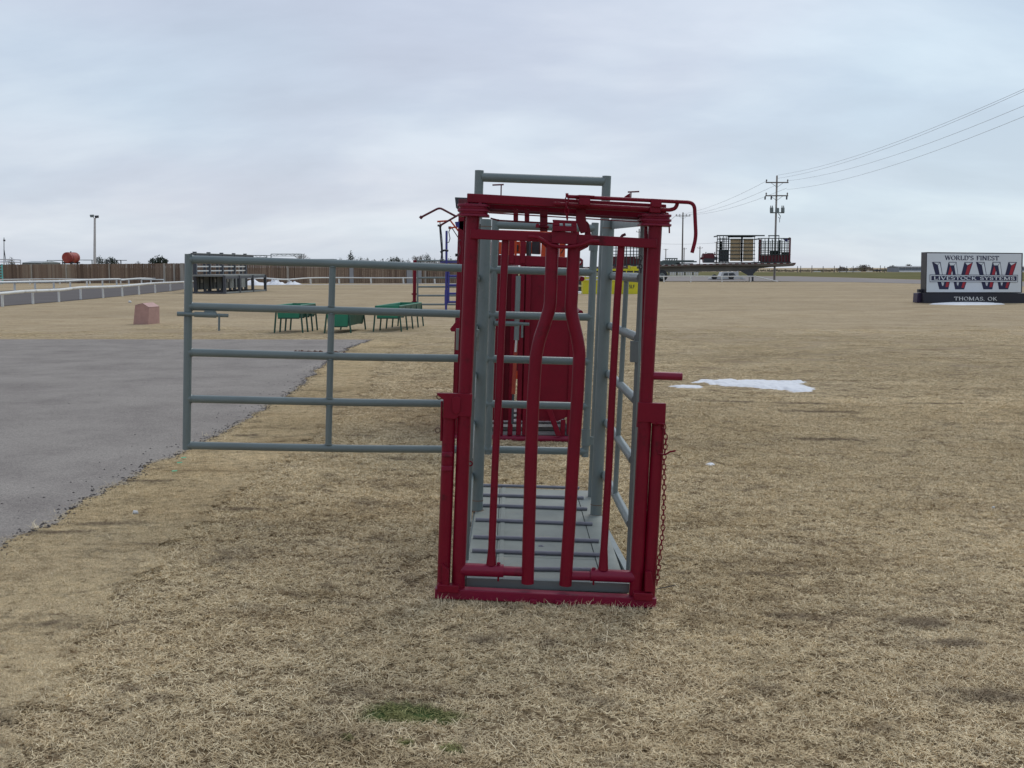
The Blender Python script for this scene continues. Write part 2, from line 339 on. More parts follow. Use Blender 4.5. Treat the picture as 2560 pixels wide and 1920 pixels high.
# asphalt pad at the left
ASPH = mat('old_asphalt', (0.280, 0.254, 0.232), 0.98, 0, 0.06, 0.5, 0.35, 260, spec=0.03, col2=(0.205, 0.183, 0.170), c2t=(0.42, 0.70), c2s=1.1)
def speckle(m, scale=140, amt=0.35):    # stone chips in the asphalt
    t = m.node_tree; b = t.nodes['Principled BSDF']; src = b.inputs['Base Color'].links[0].from_socket
    gg = t.nodes.new('ShaderNodeNewGeometry'); vr = t.nodes.new('ShaderNodeTexVoronoi'); vr.inputs['Scale'].default_value = scale; t.links.new(gg.outputs['Position'], vr.inputs['Vector'])
    r = t.nodes.new('ShaderNodeValToRGB'); t.links.new(vr.outputs['Color'], r.inputs[0]); r.color_ramp.elements[0].color = (1 - amt, 1 - amt, 1 - amt, 1); r.color_ramp.elements[1].color = (1 + amt, 1 + amt, 1 + amt * 0.9, 1)
    x = t.nodes.new('ShaderNodeMix'); x.data_type = 'RGBA'; x.blend_type = 'MULTIPLY'; x.inputs[0].default_value = 1; t.links.new(src, x.inputs[6]); t.links.new(r.outputs[0], x.inputs[7]); t.links.new(x.outputs[2], b.inputs['Base Color'])
speckle(ASPH)
EDGE = [G(*p) for p in [(-900, 2100), (-500, 1750), (-200, 1500), (0, 1389), (17, 1372), (58, 1340), (150, 1294), (203, 1262), (260, 1233), (333, 1195), (391, 1164), (463, 1130),
                        (625, 1047), (741, 978), (781, 936), (816, 908), (863, 875), (910, 857), (930, 850)]]
PADTOP = EDGE[-1].y
def pad_edge(y):
    if y <= EDGE[0].y: return EDGE[0].x - 3 * (EDGE[0].y - y)
    for a, b in zip(EDGE, EDGE[1:]):
        if y <= b.y: return a.x + (b.x - a.x) * (y - a.y) / max(1e-6, b.y - a.y)
    return EDGE[-1].x
def wob(x, y, s, k): return (mnoise.noise(Vector((x * s, y * s, k)))) 
def rag(y): return 0.10 * wob(0, y, 1.7, 3) + 0.06 * wob(0, y, 6, 9) + 0.03 * wob(0, y, 19, 2)
rows = []; y = 0.3
while y < PADTOP: rows.append(y); y += 0.06 if y < 12 else 0.15
rows.append(PADTOP)
a = MB(); K = 22; vv = []
for y in rows:
    xr = pad_edge(y) + rag(y); xl = -42.0
    for k in range(K + 1):
        t = (k / K); x = xr + (xl - xr) * t ** 2.2; vv.append((x, y + (0.12 * wob(x, 0, 1.3, 5) if y == PADTOP else 0), hgt(x, y) + 0.008))
a.add(vv, [((j + 1) * (K + 1) + i + 1, (j + 1) * (K + 1) + i, j * (K + 1) + i, j * (K + 1) + i + 1) for j in range(len(rows) - 1) for i in range(K)])
o = struct(a, 'asphalt_pad', ASPH)
CRK = mat('crack_fill', (0.085, 0.078, 0.078), 0.95, 0, 0.2, 3)
def crack(pxs, w):
    c = MB(); ps = [G(*p) for p in pxs]; L_ = []
    for a_, b_ in zip(ps, ps[1:]):
        k = max(2, int((b_ - a_).length / 0.25))
        for i in range(k): L_.append(a_.lerp(b_, i / k))
    for p in L_: p.x += 0.05 * wob(p.x, p.y, 2.3, 1); p.y += 0.07 * wob(p.x, p.y, 2.9, 6)
    vv = []
    for i, p in enumerate(L_):
        ww = w * (0.35 + abs(wob(p.x, p.y, 3.1, 2)) * 2); vv += [(p.x, p.y - ww, hgt(p.x, p.y) + .0125), (p.x, p.y + ww, hgt(p.x, p.y) + .0125)]
    c.add(vv, [(2 * i, 2 * i + 2, 2 * i + 3, 2 * i + 1) for i in range(len(L_) - 1)]); return c
for nm_, c_ in (('pavement_crack', crack([(150, 940), (300, 905), (380, 886), (463, 868)], .012)), ('pavement_crack', crack([(463, 868), (560, 861), (640, 856)], .008))): struct(c_, nm_, CRK, smooth=False)
def on_pad(x, y, m=0.0): return 0.3 < y < PADTOP - m and x < pad_edge(y) + rag(y) - m

# drive between the white rail fences, road and green field on the right
ASPH2 = mat('drive_asphalt', (0.150, 0.138, 0.133), 1.0, 0, 0.10, 0.5, 0.1, 40, spec=0.0)
def flat(name, m, pxs, z):
    q = MB(); pts = [G(*p) for p in pxs]; q.add([(p.x, p.y, p.z + z) for p in pts], [tuple(range(len(pts)))]); return struct(q, name, m, smooth=False)
flat('drive', ASPH2, [(-900, 842), (-400, 800), (0, 766), (82, 760), (148, 755), (258, 745), (388, 732), (430, 728), (480, 720), (520, 713), (520, 707.5), (385, 707.5), (217, 717), (0, 728), (-400, 745), (-900, 766)], 0.012)
flat('road', mat('road_concrete', (0.29, 0.265, 0.25), 1.0, 0, 0.12, 0.2, spec=0.0), [(1150, 690.5), (1150, 703.5), (1900, 703.5), (1980, 704), (2137, 705.5), (2302, 709.5), (2560, 716), (3300, 738), (3300, 722), (2560, 705), (2302, 700), (2137, 695), (1980, 691)], 0.012)
flat('green_field', mat('winter_wheat', (0.145, 0.140, 0.070), 1.0, 0, 0.18, 0.06, spec=0.0, col2=(0.26, 0.21, 0.12), c2t=(0.5, 0.7), c2s=0.05), [(1150, 689.8), (1980, 690.3), (2137, 694.2), (2302, 699), (2560, 703.5), (3300, 718), (3300, 682), (2302, 680.6), (1600, 680)], 0.016)

# ------------------------------------------------------------------ dead grass: tiles of matted blades set on the lawn
def grass_tile(seed, nb, size=0.5):
    rnd = random.Random(seed); vs, fs, tint = [], [], []
    nrng = np.random.default_rng(seed)
    for i in range(nb):
        x = rnd.uniform(-size / 2, size / 2) * 1.08; y = rnd.uniform(-size / 2, size / 2) * 1.08
        if mnoise.noise(Vector((x * 13, y * 13, seed * 3.1))) + 0.5 * mnoise.noise(Vector((x * 34, y * 34, seed * 1.7))) < -0.12 and rnd.random() < 0.85: continue
        az = rnd.uniform(0, 6.2832); ln = rnd.uniform(0.011, 0.033); w = rnd.uniform(0.0008, 0.0017)
        el = abs(rnd.gauss(0, 0.30)); el = min(el, 1.3); bend = rnd.uniform(-0.6, 0.9); z0 = rnd.uniform(-0.004, 0.009)
        ca, sa = math.cos(az), math.sin(az); b0 = len(vs)
        px_, py_, pz_ = x, y, z0; e = el
        roll = rnd.uniform(-0.8, 0.8)
        sxn, syn, szn = -sa * math.cos(roll), ca * math.cos(roll), math.sin(roll)
        for k in range(3):
            ww = w * (1.0, 0.85, 0.25)[k]
            vs.append((px_ - sxn * ww, py_ - syn * ww, pz_ - szn * ww)); vs.append((px_ + sxn * ww, py_ + syn * ww, pz_ + szn * ww))
            st = ln / 2; px_ += ca * math.cos(e) * st; py_ += sa * math.cos(e) * st; pz_ += math.sin(e) * st; pz_ = max(pz_, -0.002)
            e -= bend * 0.7
        fs += [(b0, b0 + 1, b0 + 3, b0 + 2), (b0 + 2, b0 + 3, b0 + 5, b0 + 4)]
        q = min(1, max(0, rnd.gauss(0.48, 0.22))); tint += [q] * 6
    me = bpy.data.meshes.new('grass_tile'); me.from_pydata(vs, [], fs); me.materials.append(BLADE)
    at = me.attributes.new('tint', 'FLOAT', 'POINT'); at.data.foreach_set('value', tint); me.update()
    return bpy.data.objects.new('grass_tile', me)
tiles = bpy.data.collections.new('grass_tiles')
for s in range(5): tiles.objects.link(grass_tile(100 + s, 6500))
def tuft_tile(seed, nb, rad, l0, l1, upr, nm='grass_tile'):
    rnd = random.Random(seed); vs, fs, tint = [], [], []
    for i in range(nb):
        a = rnd.uniform(0, 6.28); q = rad * math.sqrt(rnd.random()); x, y, z = q * math.cos(a), q * math.sin(a), 0.0; az = rnd.uniform(0, 6.28); e = rnd.uniform(*upr); ln = rnd.uniform(l0, l1); b0 = len(vs); bend = rnd.uniform(.1, .9)
        for k in range(5):
            w = .0011 * (1, .95, .8, .6, .2)[k]; vs += [(x + math.sin(az) * w, y - math.cos(az) * w, z), (x - math.sin(az) * w, y + math.cos(az) * w, z)]
            x += math.cos(az) * math.cos(e) * ln / 4; y += math.sin(az) * math.cos(e) * ln / 4; z = max(0, z + math.sin(e) * ln / 4); e -= bend * .5
        fs += [(b0 + 2 * k, b0 + 2 * k + 1, b0 + 2 * k + 3, b0 + 2 * k + 2) for k in range(4)]; tint += [rnd.uniform(.35, 1.0)] * 10
    me = bpy.data.meshes.new(nm); me.from_pydata(vs, [], fs); me.materials.append(BLADE)
    at = me.attributes.new('tint', 'FLOAT', 'POINT'); at.data.foreach_set('value', tint); me.update(); return bpy.data.objects.new(nm, me)
tiles.objects.link(tuft_tile(7, 16, .05, .03, .065, (.5, 1.3), 'grass_tile_tuft')); tiles.objects.link(tuft_tile(8, 9, .25, .05, .12, (.15, .9), 'grass_tile_x_stray'))
SNOWBOX = [(G(1900, 962).x, G(1900, 962).y, .62, .34), (G(1775, 1162).x, G(1775, 1162).y, .05, .03)]
SNC = G(1860, 964)
def scatter(y0, y1, step, xf, sc):
    out = []; y = y0
    while y < y1:
        half = xf(y); x = -half
        while x < half:
            qx = x + random.uniform(-.3, .3) * step; qy = y + random.uniform(-.3, .3) * step
            if not on_pad(qx, qy, -0.17) and not any(abs(qx - p_[0]) < p_[2] and abs(qy - p_[1]) < p_[3] for p_ in SNOWBOX): out.append((qx, qy, hgt(qx, qy), sc * random.uniform(0.9, 1.1)))
            else:
                pass
            x += step
        y += step
    return out
pts = scatter(1.6, 13, 0.33, lambda y: 1.7 + 0.62 * y, 1.0)
pts += [p for p in scatter(13, 30, 0.50, lambda y: 2.5 + 0.56 * y, 1.5) if random.random() > (max(0.0, p[1] - 15) / 15) ** 1.2]
# a fringe of small tufts that creeps over the asphalt edge
yy = 2.2
while yy < PADTOP:
    e = pad_edge(yy) + rag(yy)
    for _ in range(11): sf = random.uniform(0.30, 0.50); pts.append((e + random.uniform(0.05, 0.75), yy + random.uniform(-.06, .06), hgt(e, yy) + 0.004, sf))
    yy += 0.075
xx = EDGE[-1].x
while xx > -18:
    pts.append((xx, PADTOP + random.uniform(0.1, 0.5), 0.004, 0.9)); xx -= 0.22
nbase = len(pts); kinds = {}
def addt(x, y, sc, kd): kinds[len(pts)] = kd; pts.append((x, y, hgt(x, y) + .004, sc))
for _ in range(46): addt(random.uniform(-.38, .70), random.uniform(4.78, 4.835), random.uniform(.6, 1.1), 5)
for _ in range(90): addt(random.choice((-.34, .70, -.26, .60)) + random.uniform(-.03, .03), random.uniform(4.9, 7.2), random.uniform(.6, 1.2), 5)
for _ in range(800):
    y_ = 2.2 + 12 * random.random() ** 1.3; x_ = random.uniform(-1, 1) * (1.5 + .58 * y_)
    if not on_pad(x_, y_, 0.1) and not (-.3 < x_ < .65 and 4.8 < y_ < 7.2): addt(x_, y_, random.uniform(.6, 1.2), random.choice((5, 6, 6)))
me = bpy.data.meshes.new('dead_grass'); me.from_pydata([p[:3] for p in pts], [], [])
for nm, vals in (('gs', [p[3] for p in pts]), ('gr', [random.uniform(0, 6.28) for _ in pts]), ('gz', [min(p[3], 1.0) * max(0.35, 1 - max(0, p[1] - 8) / 22) * (0.45 if abs(p[0] - SNC.x) < 1.9 and abs(p[1] - SNC.y) < 0.9 else 1) for p in pts])):
    at = me.attributes.new(nm, 'FLOAT', 'POINT'); at.data.foreach_set('value', vals)
at = me.attributes.new('gi', 'INT', 'POINT'); at.data.foreach_set('value', [kinds.get(i, i * 7919 % 5) for i in range(len(pts))])
go = bpy.data.objects.new('dead_grass', me); link(go)
go['kind'] = 'stuff'; go['label'] = 'short matted straw-coloured dead grass covering the lawn around the chutes'; go['category'] = 'grass'
gn = bpy.data.node_groups.new('grass_scatter', 'GeometryNodeTree')
gn.interface.new_socket('Geometry', in_out='INPUT', socket_type='NodeSocketGeometry'); gn.interface.new_socket('Geometry', in_out='OUTPUT', socket_type='NodeSocketGeometry')
n = gn.nodes; l = gn.links
gi = n.new('NodeGroupInput'); gout = n.new('NodeGroupOutput'); iop = n.new('GeometryNodeInstanceOnPoints'); ci = n.new('GeometryNodeCollectionInfo')
ci.inputs['Collection'].default_value = tiles; ci.inputs['Separate Children'].default_value = True; ci.inputs['Reset Children'].default_value = True
def na(nm, ty):
    x = n.new('GeometryNodeInputNamedAttribute'); x.data_type = ty; x.inputs[0].default_value = nm; return x.outputs[0]
l.new(gi.outputs[0], iop.inputs['Points']); l.new(ci.outputs[0], iop.inputs['Instance']); iop.inputs['Pick Instance'].default_value = True
l.new(na('gi', 'INT'), iop.inputs['Instance Index']); cx = n.new('ShaderNodeCombineXYZ'); l.new(na('gr', 'FLOAT'), cx.inputs[2]); cs = n.new('ShaderNodeCombineXYZ'); sA = na('gs', 'FLOAT'); l.new(sA, cs.inputs[0]); l.new(sA, cs.inputs[1]); l.new(na('gz', 'FLOAT'), cs.inputs[2])
l.new(cx.outputs[0], iop.inputs['Rotation']); l.new(cs.outputs[0], iop.inputs['Scale']); l.new(iop.outputs[0], gout.inputs[0])
md = go.modifiers.new('scatter', 'NODES'); md.node_group = gn

gm_ = MB(); rg = random.Random(12)
for i in range(2600):
    yy = rg.uniform(2.2, PADTOP); e_ = pad_edge(yy) + rag(yy) - (rg.gauss(0, .035) if rg.random() < .86 else abs(rg.gauss(0, .22))); r_ = rg.uniform(.003, .008)
    z_ = hgt(e_, yy) + .009; a_ = rg.uniform(0, 6.28); ex, ey = math.cos(a_) * r_ * rg.uniform(1, 2.4), math.sin(a_) * r_
    gm_.add([(e_ - ex, yy - ey, z_), (e_ + ey, yy - ex * .5, z_), (e_ + ex, yy + ey, z_), (e_ - ey, yy + ex * .5, z_), (e_, yy, z_ + r_ * .9)], [(0, 1, 4), (1, 2, 4), (2, 3, 4), (3, 0, 4)])
for i in range(140):
    yy = rg.uniform(4, PADTOP - .3) ; e_ = rg.uniform(-9, pad_edge(yy)); r_ = rg.uniform(.003, .007); z_ = hgt(e_, yy) + .009
    gm_.add([(e_ - r_, yy - r_, z_), (e_ + r_, yy - r_, z_), (e_ + r_, yy + r_, z_), (e_ - r_, yy + r_, z_), (e_, yy, z_ + r_)], [(0, 1, 4), (1, 2, 4), (2, 3, 4), (3, 0, 4)])
o = build(gm_, 'loose_grit', mat('dark_grit', (0.07, 0.06, 0.055), .95, 0, .4, 40), smooth=False); o['kind'] = 'stuff'; o['label'] = 'dark loose grit and crumbs along the edge of the asphalt'; o['category'] = 'gravel'
# ------------------------------------------------------------------ snow left on the lawn
def snow_patch(outline, h, label, name='snow_patch', jit=0.06):
    pts_ = [G(*p) for p in outline]; q = []
    for a_, b_ in zip(pts_, pts_[1:] + pts_[:1]):
        k = max(2, int((b_ - a_).length / 0.045))
        k = min(k, 16)
        for i in range(k):
            t = i / k; p = a_.lerp(b_, t); q.append(p + Vector((wob(p.x, p.y, 6, 1) + .5 * wob(p.x, p.y, 17, 3), wob(p.x, p.y, 6, 4) + .5 * wob(p.x, p.y, 17, 8), 0)) * jit * 1.5)
    c = sum(q, Vector()) / len(q); m = MB(); rings = [1.0, 0.9, 0.6, 0.25]; hs = [-0.004, 0.5, 0.85, 1.0]; n_ = len(q); vv = []
    for r_, hh in zip(rings, hs):
        for p in q:
            w = c.lerp(p, r_); vv.append((w.x, w.y, hgt(w.x, w.y) + (hh * h * (1 + 0.5 * wob(w.x, w.y, 3, 7)) if hh > 0 else hh)))
    vv.append((c.x, c.y, hgt(c.x, c.y) + h)); fs_ = [(k * n_ + i, k * n_ + (i + 1) % n_, (k + 1) * n_ + (i + 1) % n_, (k + 1) * n_ + i) for k in range(3) for i in range(n_)]
    fs_ += [(3 * n_ + i, 3 * n_ + (i + 1) % n_, 4 * n_) for i in range(n_)]
    m.add(vv, fs_); o = build(m, name, SNOW); tag(o, label, 'snow', kind='stuff'); return o
def snow_field(outline, h, label, soft=0.17, cell=0.016, ny=2.0, fade=(6, 15), bias=0.02):
    """thin melting snow: a height field that dips below the turf wherever it has melted through"""
    po = [G(*p) for p in outline]; pad_ = 0.12; x0, x1 = min(p.x for p in po) - pad_, max(p.x for p in po) + pad_; y0, y1 = min(p.y for p in po) - pad_, max(p.y for p in po) + pad_
    nx_, ny_ = int((x1 - x0) / cell) + 1, int((y1 - y0) / (cell * ny)) + 1; vv, keep = [], []
    def sd_(x, y):
        ins = False; dm = 9e9
        for a_, b_ in zip(po, po[1:] + po[:1]):
            if (a_.y > y) != (b_.y > y) and x < (b_.x - a_.x) * (y - a_.y) / (b_.y - a_.y) + a_.x: ins = not ins
            dx, dy = b_.x - a_.x, b_.y - a_.y; t = max(0, min(1, ((x - a_.x) * dx + (y - a_.y) * dy) / (dx * dx + dy * dy + 1e-9))); dm = min(dm, math.hypot(x - a_.x - t * dx, y - a_.y - t * dy))
        return dm if ins else -dm
    for j_ in range(ny_ + 1):
        for i_ in range(nx_ + 1):
            x = x0 + (x1 - x0) * i_ / nx_; y = y0 + (y1 - y0) * j_ / ny_
            m = max(-1, min(1, sd_(x, y) / soft)) + .75 * wob(x, y, fade[0], 2) + .45 * wob(x, y, fade[1], 5) + .3 * wob(x, y, 37, 8) + bias
            keep.append(m > -.5); vv.append((x, y, hgt(x, y) + max(-.006, min(1, m) * h * (1 + .35 * wob(x, y, 11, 3)))))
    w_ = nx_ + 1; fs_ = []
    for j_ in range(ny_):
        for i_ in range(nx_):
            q = (j_ * w_ + i_, j_ * w_ + i_ + 1, (j_ + 1) * w_ + i_ + 1, (j_ + 1) * w_ + i_)
            if any(keep[k] for k in q): fs_.append(q)
    o = build(MB().add(vv, fs_), 'snow_patch', SNOW); tag(o, label, 'snow', kind='stuff'); return o
snow_field([(1738, 951), (1800, 950.5), (1900, 951), (1960, 953), (2030, 955), (1985, 960), (2030, 967), (2038, 969), (2036, 977), (2015, 981), (1985, 982), (1945, 974), (1900, 971), (1845, 968), (1800, 965.5), (1775, 958), (1738, 957)], 0.030, 'ragged patch of melting snow lying on the brown lawn right of the red peg')
snow_field([(1672, 967), (1700, 964.5), (1740, 966), (1766, 969), (1735, 972.5), (1710, 971), (1690, 970)], 0.024, 'thin narrow sliver of snow left of the big melting patch', soft=.06, bias=.15)
snow_patch([(1761, 1163), (1772, 1158), (1785, 1160), (1788, 1164), (1775, 1166)], 0.02, 'small white lump of snow alone on the grass beside the chute chain', jit=0.01)
snow_patch([(2322, 761), (2360, 758), (2420, 757.4), (2480, 758), (2516, 761), (2470, 762.5), (2400, 763)], 0.075, 'long white snowdrift lying at the foot of the sign', jit=0.05)
snow_patch([(1440, 734), (1500, 732), (1545, 731), (1548, 727), (1500, 726), (1440, 727)], 0.10, 'strip of snow lying below the yellow feeder', jit=0.1)

# ================================================================== THE CHUTE (nearest machine)
ch = thing('cattle_chute', (0.2, 5.7, hgt(0.2, 5.7)), 'nearest cattle chute, red head gate in front, grey floor and long grey swing gate', 'cattle chute')
Y0 = 4.90
def pp(name, pts, r, m, parent=ch, n=16, rad=0, bevel=0, k=5, radii=None):
    q = [P(*p) if len(p) == 3 else p for p in pts]
    if rad: q = fillet(q, rad, k)
    return build(MB().pipe(q, r, n, radii=radii), name, m, parent)
def pb(name, x0, x1, y0, y1, Y, d, m, parent=ch, bevel=0.003, tilt=True):
    # bar seen at left (x0, y0..y1) ; right end drops with the 2 degree lean
    return build(MB().pbox(x0, x1, y0, y1, Y, d), name, m, parent, bevel)
def slab(name, quad, Y, d, m, parent=ch, bevel=0.002):
    return build(MB().prism([P(x, y, Y) for x, y in quad], (0, d, 0)), name, m, parent, bevel)
def s(px, Y=Y0): return px * Y / FPX
# main posts of the head gate
lp = pp('post', [(1182.5, 528, Y0), (1163, 984, Y0), (1145, 1476, Y0)], s(17.3), RED, n=24)
rp = pp('post', [(1638.5, 556, Y0), (1615, 991, Y0), (1589.5, 1487, Y0)], s(17.3), RED, n=24)
# lower sleeves around the posts
pp('post_sleeve', [(1162.8, 986, Y0), (1158.5, 1044, Y0)], s(19), RED, lp, n=24)
pp('post_sleeve', [(1614, 1010, Y0), (1609, 1068, Y0)], s(19), RED, rp, n=24)
# outer telescoping tubes
lo = pp('outer_tube', [(1125, 990, Y0), (1108, 1478, Y0)], s(16.5), RED, n=24)
ro = pp('outer_tube', [(1648.5, 1014, Y0), (1621.5, 1490, Y0)], s(16.5), RED, n=24)
slab('cap_plate', [(1092, 983), (1180.5, 985), (1178, 1042), (1147, 1041), (1138, 1048), (1107, 1046), (1109, 1000), (1093, 988)], Y0 - 0.038, 0.026, RED)
slab('cap_plate', [(1596, 1006.5), (1665.5, 1009), (1663, 1062), (1634, 1061), (1626, 1056), (1594, 1055)], Y0 - 0.038, 0.026, RED)
slab('gusset', [(1130, 996), (1142, 989), (1152, 996), (1150, 1030), (1140, 1037), (1130, 1028)], Y0 - 0.046, 0.008, RED)
for y_, x_ in ((992, 1098), (1075.5, 1094.5)):
    build(MB().ring(P(x_, y_, Y0 - 0.02), s(6.2), s(1.6), (0, 1, 0.1), 20, 8), 'ring', RUSTY, ch)
slab('strap', [(1102, 1003), (1107, 1003), (1105, 1103), (1100, 1103)], Y0 - 0.01, 0.02, RED)
for (xa, ya) in ((1118, 1136), (1116.5, 1171)):
    slab('sleeve_clip', [(xa - 13, ya - 5), (xa + 13, ya - 5), (xa + 13, ya + 6), (xa - 13, ya + 6)], Y0 - 0.04, 0.02, REDG)
# inner back flange of the right post
slab('post_flange', [(1611, 566), (1620, 566), (1598, 1450), (1589, 1450)], Y0 + 0.02, 0.012, RED)
slab('post_flange', [(1160, 540), (1169, 540), (1150, 984), (1141, 984)], Y0 + 0.06, 0.012, RED)
# base bar with end boxes
bb = slab('base_bar', [(1087, 1472), (1642, 1497), (1641, 1521), (1087, 1497)], Y0 - 0.045, 0.06, REDG, bevel=0.004)
for (q, w_) in (((1120, 1474), 27), ((1608, 1494), 24)):
    slab('end_box', [(q[0] - w_, q[1] - 12), (q[0] + w_, q[1] - 9), (q[0] + w_, q[1] + 10), (q[0] - w_, q[1] + 7)], Y0 - 0.062, 0.05, RED, bb, 0.004)
for q in ((1334, 1505), (1397, 1507), (1430, 1509)):
    slab('lug', [(q[0] - 9, q[1] - 6), (q[0] + 9, q[1] - 5), (q[0] + 8, q[1] + 7), (q[0] - 9, q[1] + 6)], Y0 - 0.058, 0.03, REDG, bb, 0.003)
slab('kick_gusset', [(1104, 1410), (1122, 1425), (1122, 1470), (1106, 1470)], Y0 - 0.055, 0.02, RED, bb)
slab('kick_gusset', [(1614, 1430), (1628, 1430), (1636, 1480), (1612, 1480)], Y0 - 0.055, 0.02, RED, bb)
# bottom pivots: fat sleeve plus inner pipe
lb = pp('pivot_sleeve', [(1150, 1423, Y0), (1259, 1427, Y0)], s(16.5), REDG, n=20)
pp('pivot_pipe', [(1255, 1427, Y0), (1312, 1429.5, Y0)], s(12.5), REDG, lb, n=20)
rb = pp('pivot_sleeve', [(1476, 1437, Y0), (1592, 1442, Y0)], s(16), REDG, n=20)
pp('pivot_pipe', [(1420, 1438.5, Y0), (1480, 1440, Y0)], s(12), REDG, rb, n=20)
for (x_, ya, yb, q) in ((1246.5, 1406, 1453, lb), (1484.5, 1419, 1462, rb)):
    pp('bolt', [(x_, ya, Y0 - 0.005), (x_ - 1, yb, Y0 - 0.005)], s(2.6), RED, q, n=8)
    pp('bolt_head', [(x_, ya + 0.5, Y0 - 0.005), (x_, ya + 4, Y0 - 0.005)], s(5), REDG, q, n=6)
# the two bent neck bars
YN = Y0 - 0.01
def bent(ps, r, name='neck_bar'):
    q = catmull([P(x, y, YN) for x, y in ps], 5); return build(MB().pipe(q, r, 24), name, RED, ch)
nl = bent([(1381, 586), (1379.5, 640), (1376.5, 735), (1374, 768), (1364, 802), (1349.5, 846), (1342, 880), (1339, 905), (1333, 1000), (1328, 1130), (1323, 1300), (1319, 1458)], s(16))
nr = bent([(1436, 592), (1434, 640), (1429.5, 735), (1428, 770), (1433, 802), (1443, 846), (1448, 880), (1447.5, 905), (1443, 1000), (1434, 1130), (1424, 1300), (1413.5, 1463)], s(16))
# thin outer bars with flared feet
for ps in ([(1264, 592), (1257, 750), (1246.5, 991), (1239, 1130), (1229.5, 1371), (1228, 1412)], [(1554, 606), (1543, 750), (1530, 991), (1523, 1154), (1510, 1371), (1508, 1424)]):
    q = [P(x, y, Y0) for x, y in ps]; build(MB().pipe(q, 0, 16, radii=[s(9.2)] * 4 + [s(9.4), s(13)]), 'side_bar', RED, ch)
# upper cross bars (flat box tubes carrying the neck bars)
cl = slab('cross_bar', [(1176, 572), (1386, 582), (1386, 606), (1176, 597)], Y0 - 0.038, 0.030, RED, bevel=0.004)
cr = slab('cross_bar', [(1438, 585.5), (1643, 597.5), (1643, 621), (1438, 610.5)], Y0 - 0.038, 0.030, RED, bevel=0.004)
slab('filler_plate', [(1341, 597), (1392, 606), (1392, 640), (1376, 632), (1362, 616)], Y0 - 0.024, 0.012, RED, cl)
slab('filler_plate', [(1430, 606), (1480, 602), (1470, 618), (1450, 628), (1430, 640)], Y0 - 0.024, 0.012, RED, cr)
q = catmull([P(x, y, Y0 - 0.062) for x, y in [(1321, 592), (1342, 593.5), (1361, 603), (1380, 613.5), (1411, 617.5), (1448, 613.5), (1476, 604), (1498, 604)]], 6)
build(MB().pipe(q, s(4.6), 12), 'stop_rod', RED, ch)
slab('latch_block', [(1379, 577), (1442, 581), (1442, 612), (1379, 608)], Y0 - 0.055, 0.014, RED)
# latch housing with two slots above the block
hb = MB()
for quad in ([(1382, 549), (1442, 552), (1442, 559), (1384, 556.5)], [(1382, 556), (1399, 556.5), (1399, 564), (1382, 563)], [(1408, 557), (1413, 557), (1413, 565), (1408, 565)],
             [(1429, 558), (1442, 558.5), (1442, 567), (1429, 566)], [(1382, 563.4), (1442, 566.4), (1442, 579), (1382, 577)]):
    hb.prism([P(x, y, Y0 - 0.07) for x, y in quad], (0, 0.05, 0))
build(hb, 'latch_housing', RED, ch, 0.0015)
# top frame: front beam, set-back lower channel and lip
tb = slab('top_beam', [(1167.5, 483), (1666, 511), (1666, 533), (1167.5, 506)], Y0 - 0.03, 0.075, RED, bevel=0.004)
slab('lower_channel', [(1170, 504), (1672, 531), (1674, 552), (1222, 526), (1170, 523)], Y0 + 0.10, 0.10, RED, bevel=0.004)
slab('channel_lip', [(1218, 521.5), (1600, 544), (1600, 549.5), (1218, 527)], Y0 + 0.088, 0.010, MAROON)
slab('lower_strip', [(1226, 543.5), (1247, 549), (1385, 556.5), (1385, 560.5), (1247, 553), (1226, 547)], Y0 + 0.05, 0.02, RED)
build(MB().pipe([P(1222, 532, Y0 + 0.02), P(1602, 555, Y0 + 0.02)], s(1.5), 8), 'latch_cable', RED, ch)
for (a_, b_, y0_, y1_) in ((1283.5, 1295.5, 522, 552), (1311.5, 1323.5, 523, 553), (1350, 1369, 524, 578)):
    slab('hanger_plate', [(a_, y0_), (b_, y0_ + .7), (b_, y1_ + .7), (a_, y1_)], Y0 + 0.03, 0.014, RED)
slab('hanger_plate', [(1440, 488), (1466, 489), (1464, 540), (1470, 580), (1452, 584), (1440, 552)], Y0 + 0.0, 0.014, RED)
slab('hanger_plate', [(1467, 552), (1473, 560), (1478, 588), (1462, 588)], Y0 + 0.02, 0.03, RED)
pp('bolt', [(1344, 564, Y0 - 0.03), (1344, 564.5, Y0 + 0.06)], s(5), RED, n=10)
pp('bolt', [(1339, 566, Y0 + 0.02), (1372, 568, Y0 + 0.02)], s(3.5), RED, n=10)
